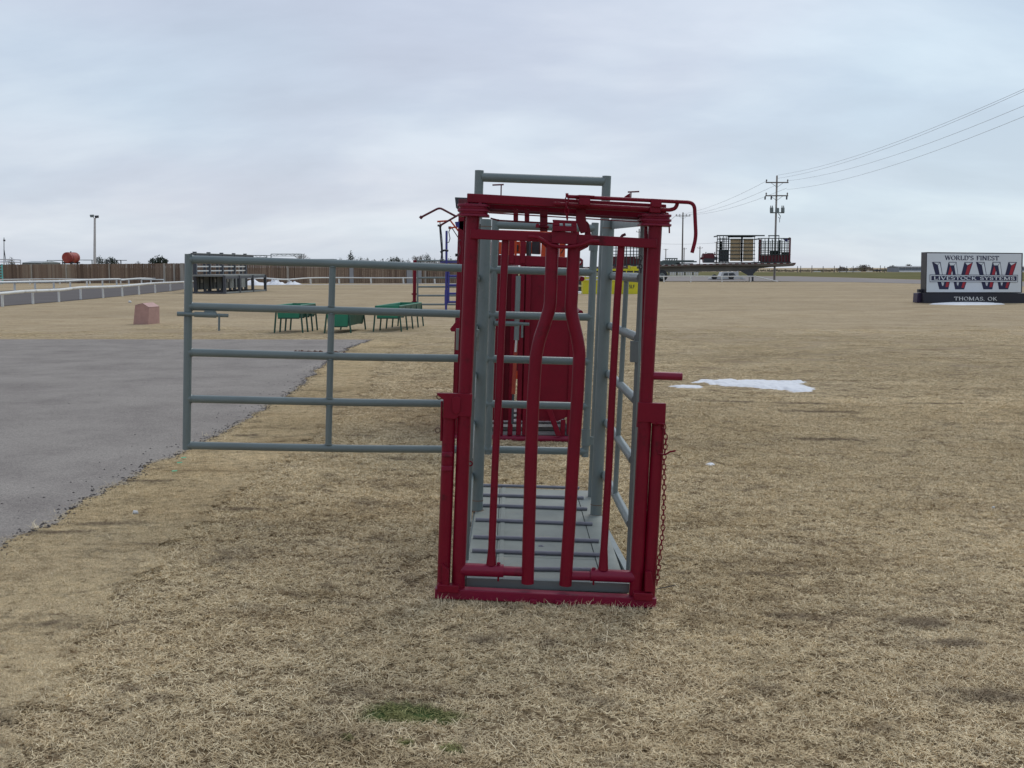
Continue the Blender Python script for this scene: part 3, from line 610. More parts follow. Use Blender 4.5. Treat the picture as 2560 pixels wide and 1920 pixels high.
# sheave stacks on top of the posts
for (x0, x1, y0_, y1_, nm) in ((1143.5, 1223, 511, 541.5, 0), (1598.5, 1678.5, 536, 565.5, 1)):
    st = None; N_ = 5
    for i in range(N_):
        ya = y0_ + (y1_ - y0_) * i / N_; yb = y0_ + (y1_ - y0_) * (i + 1) / N_ - 0.4; ins = 0 if i % 2 == 0 else 4.5
        a_ = P(x0 + ins, (ya + yb) / 2 - 1.2, Y0); b_ = P(x1 - ins, (ya + yb) / 2 + 1.2, Y0); hh = s(yb - ya); wd = (b_ - a_).length
        c_ = (a_ + b_) / 2; ax = (b_ - a_).normalized(); fr = Vector((0, -1, 0)); pol = []
        for k in range(13):                              # rounded towards the viewer
            th = math.pi * k / 12; pol.append(c_ - ax * (wd / 2 * math.cos(th)) + fr * (0.052 * math.sin(th) ** 0.7 if 0 < k < 12 else 0))
        pol += [c_ + ax * wd / 2 - fr * 0.09, c_ - ax * wd / 2 - fr * 0.09]
        up = ax.cross(fr); up = up if up.z > 0 else -up
        m_ = MB().prism([p - up * hh / 2 for p in pol], up * hh)
        if st is None: st = build(m_, 'sheave_stack', REDG, ch, 0.0015)
        else: build(m_, 'sheave_plate', REDG if i % 2 == 0 else RED, st, 0.0015)
    for bx in (0.3, 0.72):
        xx_ = x0 + (x1 - x0) * bx; build(MB().pipe([P(xx_, y0_ + 1, Y0 - 0.02), P(xx_, y0_ - 4.5, Y0 - 0.02)], s(6), 6), 'bolt_head', REDG, st)
pp('pin', [(1673, 562, Y0), (1673.5, 583, Y0)], s(1.9), RED, n=8)
# T handles on the top beam
for (x_, ya, yb, xa, xb) in ((1252.5, 489, 462, 1231, 1259.5), (1577, 498, 479.5, 1569.5, 1598)):
    t_ = pp('release_stem', [(x_, ya, Y0 + 0.02), (x_ + 0.6, yb, Y0 + 0.02)], s(1.6), MAROON, n=8)
    pp('release_handle', [(xa, yb + .6, Y0 + 0.02), (xb, yb - .6, Y0 + 0.02)], s(1.9), MAROON, t_, n=8)
slab('stem_gusset', [(1575.5, 482), (1575.5, 498), (1561, 497), (1561, 491.5)], Y0 + 0.05, 0.004, RED)
# long head gate lever running right and bending down
lv = build(MB().pipe(fillet([P(x, y, Y0 - 0.075) for x, y in [(1418, 491.5), (1560, 498), (1736, 506.5), (1740, 594), (1730, 632)]], 0.03, 6), s(4.6), 12), 'gate_lever', RED, ch)
pp('lever_knob', [(1414, 488, Y0 - 0.075), (1421, 488, Y0 - 0.075)], s(5), RED, lv, n=10)
for quad in ([(1448, 487), (1476, 488), (1476, 514), (1448, 512.5)], [(1628.5, 496.5), (1654.5, 498), (1654.5, 519), (1628.5, 517)]):
    slab('lever_bracket', quad, Y0 - 0.095, 0.045, RED, lv, 0.003)
slab('bracket_cover', [(1437, 488.5), (1449, 487), (1487, 489), (1487, 493.5), (1437, 492)], Y0 - 0.099, 0.05, RED, lv, 0.002)
lw = build(MB().pipe(fillet([P(x, y, Y0 - 0.06) for x, y in [(1386, 509.5), (1500, 515.5), (1675, 525), (1688, 521), (1693, 511), (1694.5, 500)]], 0.012, 5), s(4.8), 12), 'squeeze_lever', RED, ch)
slab('lever_clamp', [(1625, 514.5), (1652, 516), (1652, 532), (1625, 530.5)], Y0 - 0.085, 0.045, RED, lw, 0.003)
slab('lever_tab', [(1383, 506), (1392, 504.5), (1402, 505), (1402, 513), (1383, 511)], Y0 - 0.075, 0.012, RED, lw, 0.002)
# latch chain down to the housing
def links(name, pts_, nn, r_, m, parent, Lr=None):
    cur = [P(*p) for p in pts_]; L_ = sum((b_ - a_).length for a_, b_ in zip(cur, cur[1:])); pit = L_ / nn; out = []
    def at_(d):
        for a_, b_ in zip(cur, cur[1:]):
            q_ = (b_ - a_).length
            if d <= q_: return a_.lerp(b_, d / q_), (b_ - a_).normalized()
            d -= q_
        return cur[-1], (cur[-1] - cur[-2]).normalized()
    base = None
    for i in range(nn):
        p, d = at_((i + 0.5) * pit); ax = Vector((0.25, 1, 0)) if i % 2 == 0 else Vector((1, -0.35, 0))
        ax = (ax - d * ax.dot(d)).normalized()
        o_ = build(MB().ring(p, pit * 0.36, r_, ax, 14, 6, 1.75, long=d), name, m, parent if base is None else base)
        if base is None: base = o_
    return base
links('chain_link', [(1417.5, 494, Y0 - 0.08), (1416.5, 520, Y0 - 0.08), (1418, 548, Y0 - 0.08)], 4, s(1.5), RED, ch)
links('chain_link', [(1659, 1060, Y0 - 0.03), (1665, 1100, Y0 - 0.03), (1660, 1150, Y0 - 0.03), (1660.5, 1220, Y0 - 0.03), (1657, 1330, Y0 - 0.03), (1648, 1400, Y0 - 0.03), (1642, 1462, Y0 - 0.03)], 32, s(1.35), RED, ch)
build(MB().ring(P(1650, 1062, Y0 - 0.035), s(10), s(2.2), (0.1, 0.5, 1), 18, 8), 'chain_eye', RED, ch)
links('chain_link', [(1602, 640, Y0 + 0.08), (1600.5, 660, Y0 + 0.08), (1603, 682, Y0 + 0.08)], 4, s(1.5), DARK, ch)
pp('chain_pin', [(1645, 1133, Y0 - 0.03), (1662, 1137, Y0 - 0.04), (1676, 1129, Y0 - 0.05), (1689, 1127, Y0 - 0.06)], s(2.3), RED, n=8)
# peg and small stubs
pp('peg', [(1622, 938.5, Y0), (1705, 941.5, Y0)], s(10.3), REDG, n=20)
pp('stub_rod', [(1548, 600, Y0 + 0.05), (1556, 589, Y0 + 0.05), (1564, 585.5, Y0 + 0.05)], s(3.6), MAROON, n=10)
# wire hook under the latch block, loose iron rod sticking out of the base
pp('wire', [(1414, 608, Y0), (1410, 622, Y0), (1402, 634, Y0)], s(1.2), DARK, n=6)
pp('loose_rod', [(1640, 1473, Y0), (1688, 1463, Y0 + 0.02)], s(1.2), BLACK, n=6)

# ---- floor
def lean(x, y, z): return Vector((x + 0.036 * z, y, hgt(0.2, 5.7) - 0.036 * (x - 0.2) + z))
def fl(name, x0, x1, y0_, y1_, z0, z1, m, parent=ch, bevel=0.002):
    mb = MB(); vs = [lean(x, y_, z) for x in (x0, x1) for y_ in (y0_, y1_) for z in (z0, z1)]
    mb.add(vs, [(0, 1, 3, 2), (4, 6, 7, 5), (0, 4, 5, 1), (2, 3, 7, 6), (0, 2, 6, 4), (1, 5, 7, 3)]); return build(mb, name, m, parent, bevel)
FZ = 0.088
fl('floor_frame', -0.235, 0.545, 5.0, 7.12, 0.006, FZ - 0.013, GREY)
fl('front_sill', -0.215, 0.55, 4.955, 4.993, 0.045, FZ + 0.004, GREY, bevel=0.003)
for (a_, b_) in ((-0.225, -0.085), (0.425, 0.535)): fl('floor_plate', a_, b_, 5.0, 7.1, FZ - 0.010, FZ, DECK, bevel=0.0015)
for (a_, b_) in ((5.0, 5.37), (5.375, 7.1)): fl('floor_plate', -0.081, 0.421, a_, b_, FZ - 0.010, FZ - 0.001, DECK, bevel=0.0015)
fl('seam_strip', -0.07, -0.045, 5.0, 7.1, FZ - 0.001, FZ + 0.003, DECK)
for (xa, ya, xb, yb) in ((1206, 1213, 1448, 1220), (1204, 1237, 1459, 1244.5), (1199, 1262.6, 1468, 1272), (1189, 1299, 1481, 1309.6), (1183, 1342, 1497, 1352), (1180.6, 1376, 1503, 1387), (1302, 1421.5, 1476, 1424)):
    # height of the rod centre fixed 13 mm above the plate, depth solved from the photo row
    def solve(px_, py_):
        Yq = 6.0
        for _ in range(30):
            p = P(px_, py_, Yq); tz = lean(p.x, Yq, FZ + 0.010).z; Yq += (p.z - tz) * 4.0
        return P(px_, py_, Yq)
    build(MB().pipe([solve(xa, ya), solve(xb, yb)], 0.0108, 12), 'tread_rod', LAV, ch)
for (x_, y_) in ((1357, 1388), (1352, 1365)):
    p = P(x_, y_, 6.0)
    Yq = 6.0
    for _ in range(30):
        p = P(x_, y_, Yq); Yq += (p.z - lean(p.x, Yq, FZ).z) * 4
    build(MB().ring(P(x_, y_, Yq), 0.012, 0.003, (0, 0, 1), 12, 6), 'bolt_head', LAV, ch)

# ---- grey arch posts, tall arch
YA = 6.40
for a_, b_ in (((1214.5, 548), (1192.5, 1276)), ((1522, 552), (1490, 1287))):
    po = pp('arch_post', [(a_[0], a_[1], YA), (b_[0], b_[1], YA)], S(14.6, YA), GREY, n=24)
    f = P(b_[0], b_[1], YA); build(MB().pipe([f + V(0, 0, -0.004), f + V(0, 0, 0.004)], S(17.5, YA), 8), 'foot_plate', RUSTY, po)
    d_ = (P(a_[0], a_[1], YA) - f).normalized()
    build(MB().pipe([f + d_ * 0.062, f + d_ * 0.067], S(15.3, YA), 20), 'collar_band', RUSTY, po)
    t_ = P(a_[0], a_[1], YA); build(MB().pipe([t_ - d_ * 0.045, t_ - d_ * 0.04], S(15.3, YA), 20), 'collar_band', RUSTY, po)
YT = 6.92
ta = MB().pipe([P(1198.5, 426, YT), P(1172, 1240, YT)], S(11, YT), 20); to = build(ta, 'tall_arch', GREY, ch)
for nm, ps in (('tall_arch_leg', [(1517, 440), (1480, 1248)]), ('tall_arch_top', [(1204, 443), (1511, 454)])):
    build(MB().pipe([P(x, y_, YT) for x, y_ in ps], S(11, YT), 20), nm, GREY, to)
# ---- right side panel running from the head gate back to the arch
YF = 5.10
fu = pp('panel_upright', [(1609, 552, YF), (1572, 1428, YF)], S(7.5, YF), GREY, n=4)
ps_ = [((1531, 690), (1603, 695)), ((1526, 815), (1597, 845)), ((1522, 934), (1590, 1000)), ((1517, 1056), (1583, 1150)), ((1512, 1186), (1577, 1310))]
for a_, b_ in ps_:
    build(MB().pipe([P(a_[0], a_[1], YA), P(b_[0], b_[1], YF)], 0.0225, 16), 'panel_rail', GREY, ch)
build(MB().beam(P(1508, 1320, YA), P(1570, 1440, YF), 0.03, 0.055), 'panel_channel', GREY, ch)
build(MB().pipe([P(1566, 700, 5.75), P(1538, 1235, 5.75)], 0.0135, 12), 'panel_upright', GREY, ch)
build(MB().beam(P(1530, 560, YA), P(1606, 549, YF), 0.012, 0.06), 'panel_brace', GREY, ch)
slab('latch_plate', [(1576, 852), (1597, 853), (1596, 907), (1575, 905)], YF - 0.02, 0.012, GREY)
# left side panel: nearly edge-on
pp('panel_upright', [(1196, 560, YF), (1166, 1400, YF)], S(6, YF), GREY, n=4)
for a_, b_ in (((1190, 694), (1187, 700)), ((1186, 818), (1182, 846)), ((1183, 937), (1177, 1000)), ((1180, 1058), (1172, 1150)), ((1176, 1188), (1168, 1310))):
    build(MB().pipe([P(a_[0], a_[1], YA), P(b_[0], b_[1], YF)], 0.0205, 14), 'panel_rail', GREY, ch)
build(MB().beam(P(1172, 1320, YA), P(1160, 1440, YF), 0.03, 0.055), 'panel_channel', GREY, ch)
slab('latch_plate', [(1187, 823), (1198.5, 823.5), (1196.5, 877), (1186, 876)], YF + 0.5, 0.012, DECK)
slab('latch_plate', [(1140, 821), (1153, 821.5), (1151.5, 876), (1139, 875)], Y0 + 0.30, 0.012, DECK)
build(MB().ring(P(1175, 1159, Y0 + 0.08), s(6), s(2), (0, 1, 0.1), 14, 6), 'ring', RED, ch)

# ---- swing gate (long) with its tall end section
XL, XR = 471.0, 1483.0
def gy(px): return 6.42 + (6.72 - 6.42) * (px - XL) / (XR - XL)
def gp(px, py, dY=0.0): return P(px, py, gy(px) + dY)
def gpipe(name, ps, rpx, parent, n=16, m=GREY, dY=0.0):
    return build(MB().pipe([gp(x, y_, dY) for x, y_ in ps], S(rpx, 6.55), n), name, m, parent)
gt = gpipe('swing_gate', [(472, 635), (466.5, 1123)], 9.8, ch, 20)
rails = [[(474, 648.5), (900, 660.5), (1238, 674), (1484, 681)], [(472, 766), (900, 777.5), (1236, 787.5), (1480, 793)], [(471, 881), (900, 892.5), (1230, 897), (1476, 904)],
         [(469, 997), (900, 1006.5), (1226, 1009.5), (1472, 1016)], [(467, 1113.5), (900, 1122), (1222, 1123.5), (1468, 1128.5)]]
for i, r_ in enumerate(rails):
    p0 = gp(*r_[0]); p1 = gp(*r_[-1]); build(MB().pipe([p0, gp(*r_[1]), gp(*r_[2]), p1], S(9.7, 6.55), 20), 'rail', GREY, gt)
for i in range(4):
    xa = [831.5, 828.5, 826, 823.5, 821]
    mya = [657.8, 775.3, 889.8, 1004.6, 1120]
    build(MB().pipe([gp(xa[i], mya[i] + 7), gp(xa[i + 1], mya[i + 1] - 7)], S(8.2, 6.5), 16), 'middle_upright', GREY, gt)
gpipe('inner_upright', [(1239, 548), (1236, 641), (1228, 870), (1219.5, 1135)], 9.2, gt, 20)
gpipe('hinge_upright', [(1488, 557), (1483, 661), (1474, 900), (1462.5, 1142)], 9.2, gt, 20)
gpipe('top_rail', [(1240, 562), (1486, 571)], 10, gt, 20)
for (x_, ya, yb) in ((1484, 610, 627), (1465, 1073, 1114)):
    gpipe('hinge_collar', [(x_, ya), (x_ - 1, yb)], 11.5, gt, 20)
build(MB().beam(gp(1470, 1100), gp(1490, 1104), 0.03, 0.05), 'hinge_tab', GREY, gt)
for (x0, dx_, y_) in ((0, 0, 0), (760, 0, 22)):
    def q_(x, y__): return (x + x0, y__ + y_)
    if x0 == 0:
        gpipe('latch_tube', [(486, 786), (541, 788)], 6.6, gt, 14, GREY, -0.03); gpipe('latch_bolt', [(444, 784.5), (571, 789)], 4.3, gt, 12, GREY, -0.03)
        gpipe('latch_tip', [(443, 784.5), (460, 785)], 5.6, gt, 12, GREY, -0.03); gpipe('latch_handle', [(548, 789), (547.5, 827)], 2.6, gt, 10, GREY, -0.04)
        build(MB().prism([gp(512, 776, -0.03), gp(536, 777, -0.03), gp(541, 783, -0.03), gp(508, 782, -0.03)], (0, 0.02, 0)), 'latch_gusset', GREY, gt, 0.001)
    else:
        gpipe('latch_tube', [(1236, 808), (1296, 809.5)], 6.4, gt, 14, GREY, -0.03); gpipe('latch_bolt', [(1290, 809), (1323, 810.5)], 4.0, gt, 12, GREY, -0.03)
        gpipe('latch_handle', [(1305.5, 812), (1305, 844)], 2.6, gt, 10, GREY, -0.04)

# weld beads where the rails meet the uprights
def bead(px, py, rpx, dirn):
    c_ = gp(px, py); build(MB().ring(c_, S(rpx, 6.55), 0.0035, dirn, 14, 5), 'weld_bead', GREY, gt)
for i, r_ in enumerate(rails):
    xe = [471.5, 470.5, 469.3, 468, 466.5][i]; bead(xe + 11, r_[0][1] + .3, 9.9, (1, .03, -.036))
    xm = [831.5, 828.5, 826, 823.5, 821][i]; ym = [657.8, 775.3, 889.8, 1004.6, 1120][i]
    if i < 4: bead(xm - .2, ym + 9.6, 8.6, (.036, 0, 1))
    if i > 0: bead(xm + .2, ym - 9.6, 8.6, (.036, 0, 1))

# ================================================================== second red chute (hydraulic), behind the first
YB = 9.6
def sb(px): return px * YB / FPX
rc = thing('hydraulic_chute', (0.05, 10.4, 0), 'dark red hydraulic squeeze chute with solid sheet panels, standing behind the grey swing gate', 'cattle chute')
def rp_(name, quad, m=RED, Y=YB, d=0.06, bevel=0.004): return build(MB().prism([P(x, y, Y) for x, y in quad], (0, d, 0)), name, m, rc, bevel)
def rpipe(name, ps, rpx, m=RED, Y=YB, n=12, par=None): return build(MB().pipe([p if isinstance(p, Vector) else P(*(p if len(p) == 3 else (p[0], p[1], Y))) for p in ps], rpx * Y / FPX, n), name, m, par or rc)
rp_('frame_post', [(1148, 520), (1166, 520), (1151, 1104), (1133, 1104)]); rp_('frame_post', [(1432, 560), (1449, 560), (1432, 1102), (1416, 1102)])
rp_('frame_post', [(1146, 540), (1158, 540), (1140, 1085), (1129, 1085)], YB and RED, YB + 1.9)
rp_('frame_post', [(1428, 560), (1440, 560), (1428, 1060), (1417, 1060)], RED, YB + 1.9)
rp_('top_cross_beam', [(1146, 497), (1450, 508), (1450, 538), (1146, 527)], MAROON, YB, 0.10)
rp_('roof_panel', [(1137, 493), (1440, 504), (1440, 520), (1140, 520)], DARK, YB + 1.2, 1.0)
rpipe('base_pipe', [(1133, 1094), (1436, 1098)], 8.5, REDG, n=16)
rp_('sheet_panel', [(1184, 1000 - 340), (1296, 664), (1284, 1052), (1172, 1050)], RED, YB + 0.02, 0.02, 0.002)
p2 = MB(); pts2 = [P(x, y, YB + 0.02) for x, y in [(1303, 646), (1436, 650), (1427, 1000), (1418, 1042), (1395, 1053), (1292, 1052)]]; p2.prism(pts2, (0, 0.02, 0)); build(p2, 'sheet_panel', RED, rc, 0.002)
rp_('upper_band', [(1170, 634), (1446, 644), (1446, 668), (1170, 660)], RED, YB, 0.04)
rp_('upper_band', [(1160, 590), (1446, 600), (1446, 607), (1160, 598)], DARK, YB, 0.04)
for x_ in (1212, 1242, 1280, 1308, 1392):
    rp_('upper_bar', [(x_ - 6.5, 596), (x_ + 6.5, 597), (x_ + 5, 660), (x_ - 8, 659)], RED, YB - 0.01, 0.03)
for (xa, xb) in ((1286, 1275), (1306, 1296), (1322, 1311), (1262, 1250)):
    rp_('panel_rib', [(xa - 6, 664), (xa + 6, 664), (xb + 6, 1088), (xb - 6, 1088)], RED, YB - 0.03, 0.03)
for x_ in (1253, 1276, 1408):
    rp_('lower_bar', [(x_ - 6, 1050), (x_ + 6, 1050), (x_ + 4, 1090), (x_ - 8, 1090)], RED, YB - 0.01, 0.03)
rp_('diagonal_brace', [(1366, 1024), (1380, 1024), (1404, 1090), (1390, 1090)], RED, YB - 0.06, 0.03)
for i, y_ in enumerate((1050, 1060, 1070, 1080)):
    build(MB().box(((1300 - 1280) * YB / FPX, YB + 0.35 + i * 0.0 + (3 - i) * 0.35, 0.075), (0.85, 0.17, 0.03)), 'floor_cleat', DECK if i % 2 else CHROME, rc)
build(MB().box(((1300 - 1280) * YB / FPX, YB + 1.05, 0.04), (0.9, 2.1, 0.035)), 'floor_plate', BLACK, rc)
cyl = rpipe('ram_cylinder', [(1296, 690, YB - 0.12), (1291, 850, YB - 0.12)], 6.5, GREY, n=16)
rpipe('ram_rod', [(1291, 850, YB - 0.12), (1289, 880, YB - 0.12)], 3.5, CHROME, n=12, par=cyl)
rpipe('ram_body', [(1290, 858, YB - 0.10), (1283, 985, YB - 0.10)], 5, mat('faded_orange', (0.30, 0.035, 0.015), .5), n=14)
rpipe('ram_rod', [(1283, 985, YB - 0.10), (1281, 1060, YB - 0.10)], 3, DARK, n=10)
rp_('side_bracket', [(1151, 790), (1125, 822), (1128, 829), (1151, 829)], RED, YB - 0.08, 0.03)
build(MB().ring(P(1447, 654, YB), sb(8), sb(2.2), (0, 1, 0), 18, 8), 'lift_ring', RED, rc)
build(MB().prism([P(1137, 555, YB), P(1140, 566, YB), P(1160, 577, YB), P(1160, 552, YB)], (0, 0.05, 0)), 'hydraulic_block', BLUE, rc)
for sx_ in (1138, 1441):                     # rails of the long sides
    for z_ in (0.55, 0.85, 1.15, 1.45, 1.75):
        x0_ = (sx_ - 1280) / FPX * YB; build(MB().pipe([V(x0_ + 0.036 * z_, YB + .06, z_), V(x0_ + 0.036 * z_, YB + 1.95, z_)], 0.022, 10), 'side_rail', RED, rc)
for z_ in (0.35,):
    for sx_ in (1138, 1441):
        x0_ = (sx_ - 1280) / FPX * YB; build(MB().box((x0_ + 0.01, YB + 1.0, 0.32), (0.02, 1.9, 0.42)), 'side_sheet', MAROON, rc)
va = rpipe('valve_arm', fillet([P(1140, 541, YB - .1), P(1099, 519, YB - .1), P(1053, 543, YB - .1)], 0.03), 2.6, MAROON)
rpipe('valve_knob', [(1055, 541, YB - .1), (1050, 546, YB - .1)], 4, MAROON, par=va)
rpipe('lower_arm', [(1150, 535, YB - .1), (1100, 564, YB - .1)], 2.4, MAROON)
hs = MB(); hs.pipe(catmull([P(x, y, YB - .1) for x, y in [(1099, 563), (1101, 590), (1104, 630), (1102, 654)]]), sb(1.5), 6)
hs.pipe(catmull([P(x, y, YB - .08) for x, y in [(1101, 563), (1105, 600), (1106, 630), (1106, 652)]]), sb(1.3), 6)
hs.pipe(catmull([P(x, y, YB - .1) for x, y in [(1101, 631), (1110, 626), (1121, 627)]]), sb(2.4), 6)
hs.pipe([P(1094, 563, YB - .1), P(1104, 566, YB - .1)], sb(2.6), 6)
build(hs, 'hydraulic_hose', BLACK, rc)
build(MB().pbox(1138, 1149, 634, 641, YB + 0.2, 0.1), 'lever_pad', BLACK, rc)
rpipe('hose_loop', catmull([P(x, y, YB - .1) for x, y in [(1152, 600), (1146, 606), (1150, 628), (1144, 650), (1152, 668)]]), 2.2, MAROON)

# ================================================================== orange chute farther back
YO = 13.2
oc = thing('orange_chute', (0.1, 14, 0), 'bright orange hydraulic chute mostly hidden behind the dark red chute', 'cattle chute')
def op(name, quad, m=ORANGE, Y=YO, d=0.06, bevel=0.004): return build(MB().prism([P(x, y, Y) for x, y in quad], (0, d, 0)), name, m, oc, bevel)
op('frame_post', [(1152, 560), (1172, 560), (1164, 1000), (1146, 1000)]); op('frame_post', [(1400, 565), (1414, 565), (1406, 1000), (1390, 1000)])
op('upper_panel', [(1176, 603), (1262, 605), (1262, 636), (1176, 634)]); op('upper_panel', [(1354, 606), (1368, 607), (1366, 652), (1352, 650)])
for a_, b_ in ((1263, 1274), (1286, 1292), (1299, 1306), (1322, 1328)): op('upper_bar', [(a_, 580), (b_, 580), (b_, 640), (a_, 640)], ORANGE if a_ != 1322 else DARK, YO, 0.05)
op('cross_beam', [(1160, 572), (1410, 580), (1410, 588), (1160, 580)]); op('cross_beam', [(1160, 640), (1400, 648), (1400, 662), (1160, 654)])
op('upper_panel', [(1264, 603), (1352, 605), (1352, 635), (1264, 634)], ORANGE, YO + .3)
for q in ((1284, 1296, 612, 628), (1306, 1314, 610, 630)): op('dark_opening', [(q[0], q[2]), (q[1], q[2]), (q[1], q[3]), (q[0], q[3])], DARK, YO + .25, .03)
op('dark_panel', [(1330, 600), (1350, 601), (1350, 636), (1330, 635)], DARK, YO + 0.1); op('dark_panel', [(1316, 600), (1326, 601), (1326, 640), (1316, 640)], DARK, YO + 0.2)
op('floor_frame', [(1150, 925), (1404, 930), (1404, 950), (1150, 945)], ORANGE)
op('side_sheet', [(1164, 760), (1398, 766), (1392, 930), (1156, 925)], MAROON, YO + 0.1, 0.02)
def opipe(name, ps, rpx, m=ORANGE, n=10): return build(MB().pipe([P(x, y, YO) for x, y in ps], rpx * YO / FPX, n), name, m, oc)
opipe('valve_arm', [(1093, 554), (1126, 551.5), (1148, 580)], 2.2); opipe('valve_arm', [(1124, 570), (1152, 566)], 2.0)
opipe('hydraulic_hose', [(1127, 568), (1122, 580), (1125, 596), (1122, 606), (1115, 606)], 1.1, BLACK); opipe('hydraulic_hose', [(1130, 570), (1148, 598), (1156, 606)], 1.1, BLACK)
opipe('hydraulic_hose', [(1100, 553), (1100, 565)], 1.2, BLACK); build(MB().pbox(1121, 1128, 566, 572, YO, .08), 'hose_clamp', BLACK, oc)

# ================================================================== small things on the lawn
HUT = mat('pink_concrete', (0.42, 0.25, 0.215), 0.9, 0, 0.10, 8, 0.3, 60)
hut = thing('utility_cover', (G(362, 811)[0], G(362, 811)[1] + 0.3, 0), 'small pinkish concrete cover with a gabled top standing alone on the lawn', 'utility box')
YH = G(350, 811).y
A = [P(333, 811, YH), P(371, 811, YH), P(372, 769, YH), P(356, 759, YH), P(337.5, 764, YH)]
for p in A[:2]: p.z = -0.01
d_ = Vector((0.09, 0.62, 0)); B = [p + d_ for p in A]; B[1] += V(0.02, 0, 0)
wl = MB(); wl.add(A + B, [(0, 1, 2, 3, 4), (9, 8, 7, 6, 5), (1, 6, 7, 2), (5, 0, 4, 9), (0, 5, 6, 1)]); build(wl, 'body', HUT, hut, 0.006)
ROOF = mat('pale_pink_concrete', (0.50, 0.32, 0.29), 0.9, 0, 0.08, 8)
e_ = V(0, 0, 0.012)
for i, j in ((2, 3), (3, 4)):
    rf = MB(); rf.prism([A[i] + e_ * .3, A[j] + e_ * .3, B[j] + e_ * .3, B[i] + e_ * .3], e_); build(rf, 'roof_slab', ROOF, hut, 0.004)

def bunk(label, x0, x1, ytop, ybot, yleg, Yn, dx, dy, nleg, spread=5, name='feed_bunk'):
    """V shaped green feed bunk: near end face spans x0..x1, runs (dx,dy) metres to the back; A shaped legs"""
    g0 = P(x0, yleg, Yn); g1 = P(x1, yleg, Yn); zt = P(x0, ytop, Yn).z; zb = P(x0, ybot, Yn).z; zl = 0.0
    t = thing(name, ((g0.x + g1.x) / 2, Yn, 0), label, 'feed bunk', 'green feed bunks on the lawn')
    w = g1.x - g0.x; nar = 0.16 * w; D = Vector((dx, dy, 0)); th = 0.02
    T0, T1 = V(g0.x, Yn, zt), V(g1.x, Yn, zt); B0, B1 = V(g0.x + nar * .3, Yn, zb), V(g1.x - nar * .3, Yn, zb)
    def wall(a, b, c, d, nm, m): 
        nrm = (b - a).cross(d - a).normalized() * th; build(MB().prism([a, b, c, d], nrm), nm, m, t)
    wall(B0, B1, T1, T0, 'end_panel', GRN); wall(B0 + D, B1 + D, T1 + D, T0 + D, 'end_panel', GRN)
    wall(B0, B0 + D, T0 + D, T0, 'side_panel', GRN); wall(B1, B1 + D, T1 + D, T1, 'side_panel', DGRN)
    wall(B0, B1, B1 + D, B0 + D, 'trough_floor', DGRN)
    build(MB().pipe([T0, T1, T1 + D, T0 + D, T0], 0.02, 6), 'rim', GRN, t)
    for i in range(nleg):
        o_ = D * (i / (nleg - 1)) if nleg > 1 else D * 0
        for side, q, b_ in ((-1, T0, B0), (1, T1, B1)):
            a_ = Vector((q.x, Yn, zt)) + o_; f = Vector((q.x + side * S(spread, Yn), Yn - 0.04, 0.0)) + o_; f.z = 0
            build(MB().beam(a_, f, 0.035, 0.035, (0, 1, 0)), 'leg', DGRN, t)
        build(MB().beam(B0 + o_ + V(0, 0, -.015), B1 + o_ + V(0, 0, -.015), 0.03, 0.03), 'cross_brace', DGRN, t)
    return t
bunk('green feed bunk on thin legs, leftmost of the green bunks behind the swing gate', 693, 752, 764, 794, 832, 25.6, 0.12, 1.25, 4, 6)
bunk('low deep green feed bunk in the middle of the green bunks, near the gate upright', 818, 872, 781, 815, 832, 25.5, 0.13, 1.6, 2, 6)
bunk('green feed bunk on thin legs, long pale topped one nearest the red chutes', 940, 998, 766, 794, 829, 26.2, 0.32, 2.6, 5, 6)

# litter
TAG = mat('mint_plastic', (0.10, 0.55, 0.30), 0.5); STONE = mat('white_stone', (0.6, 0.6, 0.58), 0.8)
for (x, y, lb) in ((459, 1153.5, 'tiny green plastic flag on the grass closest to the gate corner'), (449, 1166, 'tiny green plastic flag between two others by the asphalt edge'), (436, 1187.5, 'tiny green plastic flag farthest down the asphalt edge')):
    p = G(x, y); tag(build(MB().beam(p + V(-.018, 0, .028), p + V(.018, .01, .03), 0.02, 0.004), 'flag_scrap', TAG, None, off=p), lb, 'litter', 'green scraps by the asphalt edge')
for (x, y, r_, lb) in ((339, 1291, 0.016, 'small white stone in the dead grass below the asphalt edge'), (2483, 1276, 0.009, 'thin white scrap standing in the grass at the right'), (325, 757, 0.07, 'small white lump on the lawn behind the concrete cover')):
    p = G(x, y); m_ = MB(); m_.pipe([p + V(-r_, 0, .015), p + V(-r_ * .4, 0, .02 + r_ * .3), p + V(r_ * .5, 0, .02 + r_ * .2), p + V(r_, 0, .015)], 0, 8, radii=[r_ * .3, r_ * .9, r_ * .8, r_ * .2])
    tag(build(m_, 'white_scrap', STONE, None, off=p), lb, 'stone')
pm = G(768, 883); m_ = MB()
for i in range(26):
    q = pm + V(random.gauss(0, .28), random.gauss(0, .12), 0); q.z = hgt(q.x, q.y) + 0.012
    m_.pipe([q + V(-.05, 0, 0), q + V(0, 0, .025 * random.random()), q + V(.05, .02, 0)], 0, 6, radii=[.004, .022, .004])
o = build(m_, 'mud_clods', mat('mud', (0.12, 0.065, 0.045), 0.95, 0, 0.3, 30)); tag(o, 'smear of brown mud clods lying on the asphalt near the grass tip', 'mud', kind='stuff')

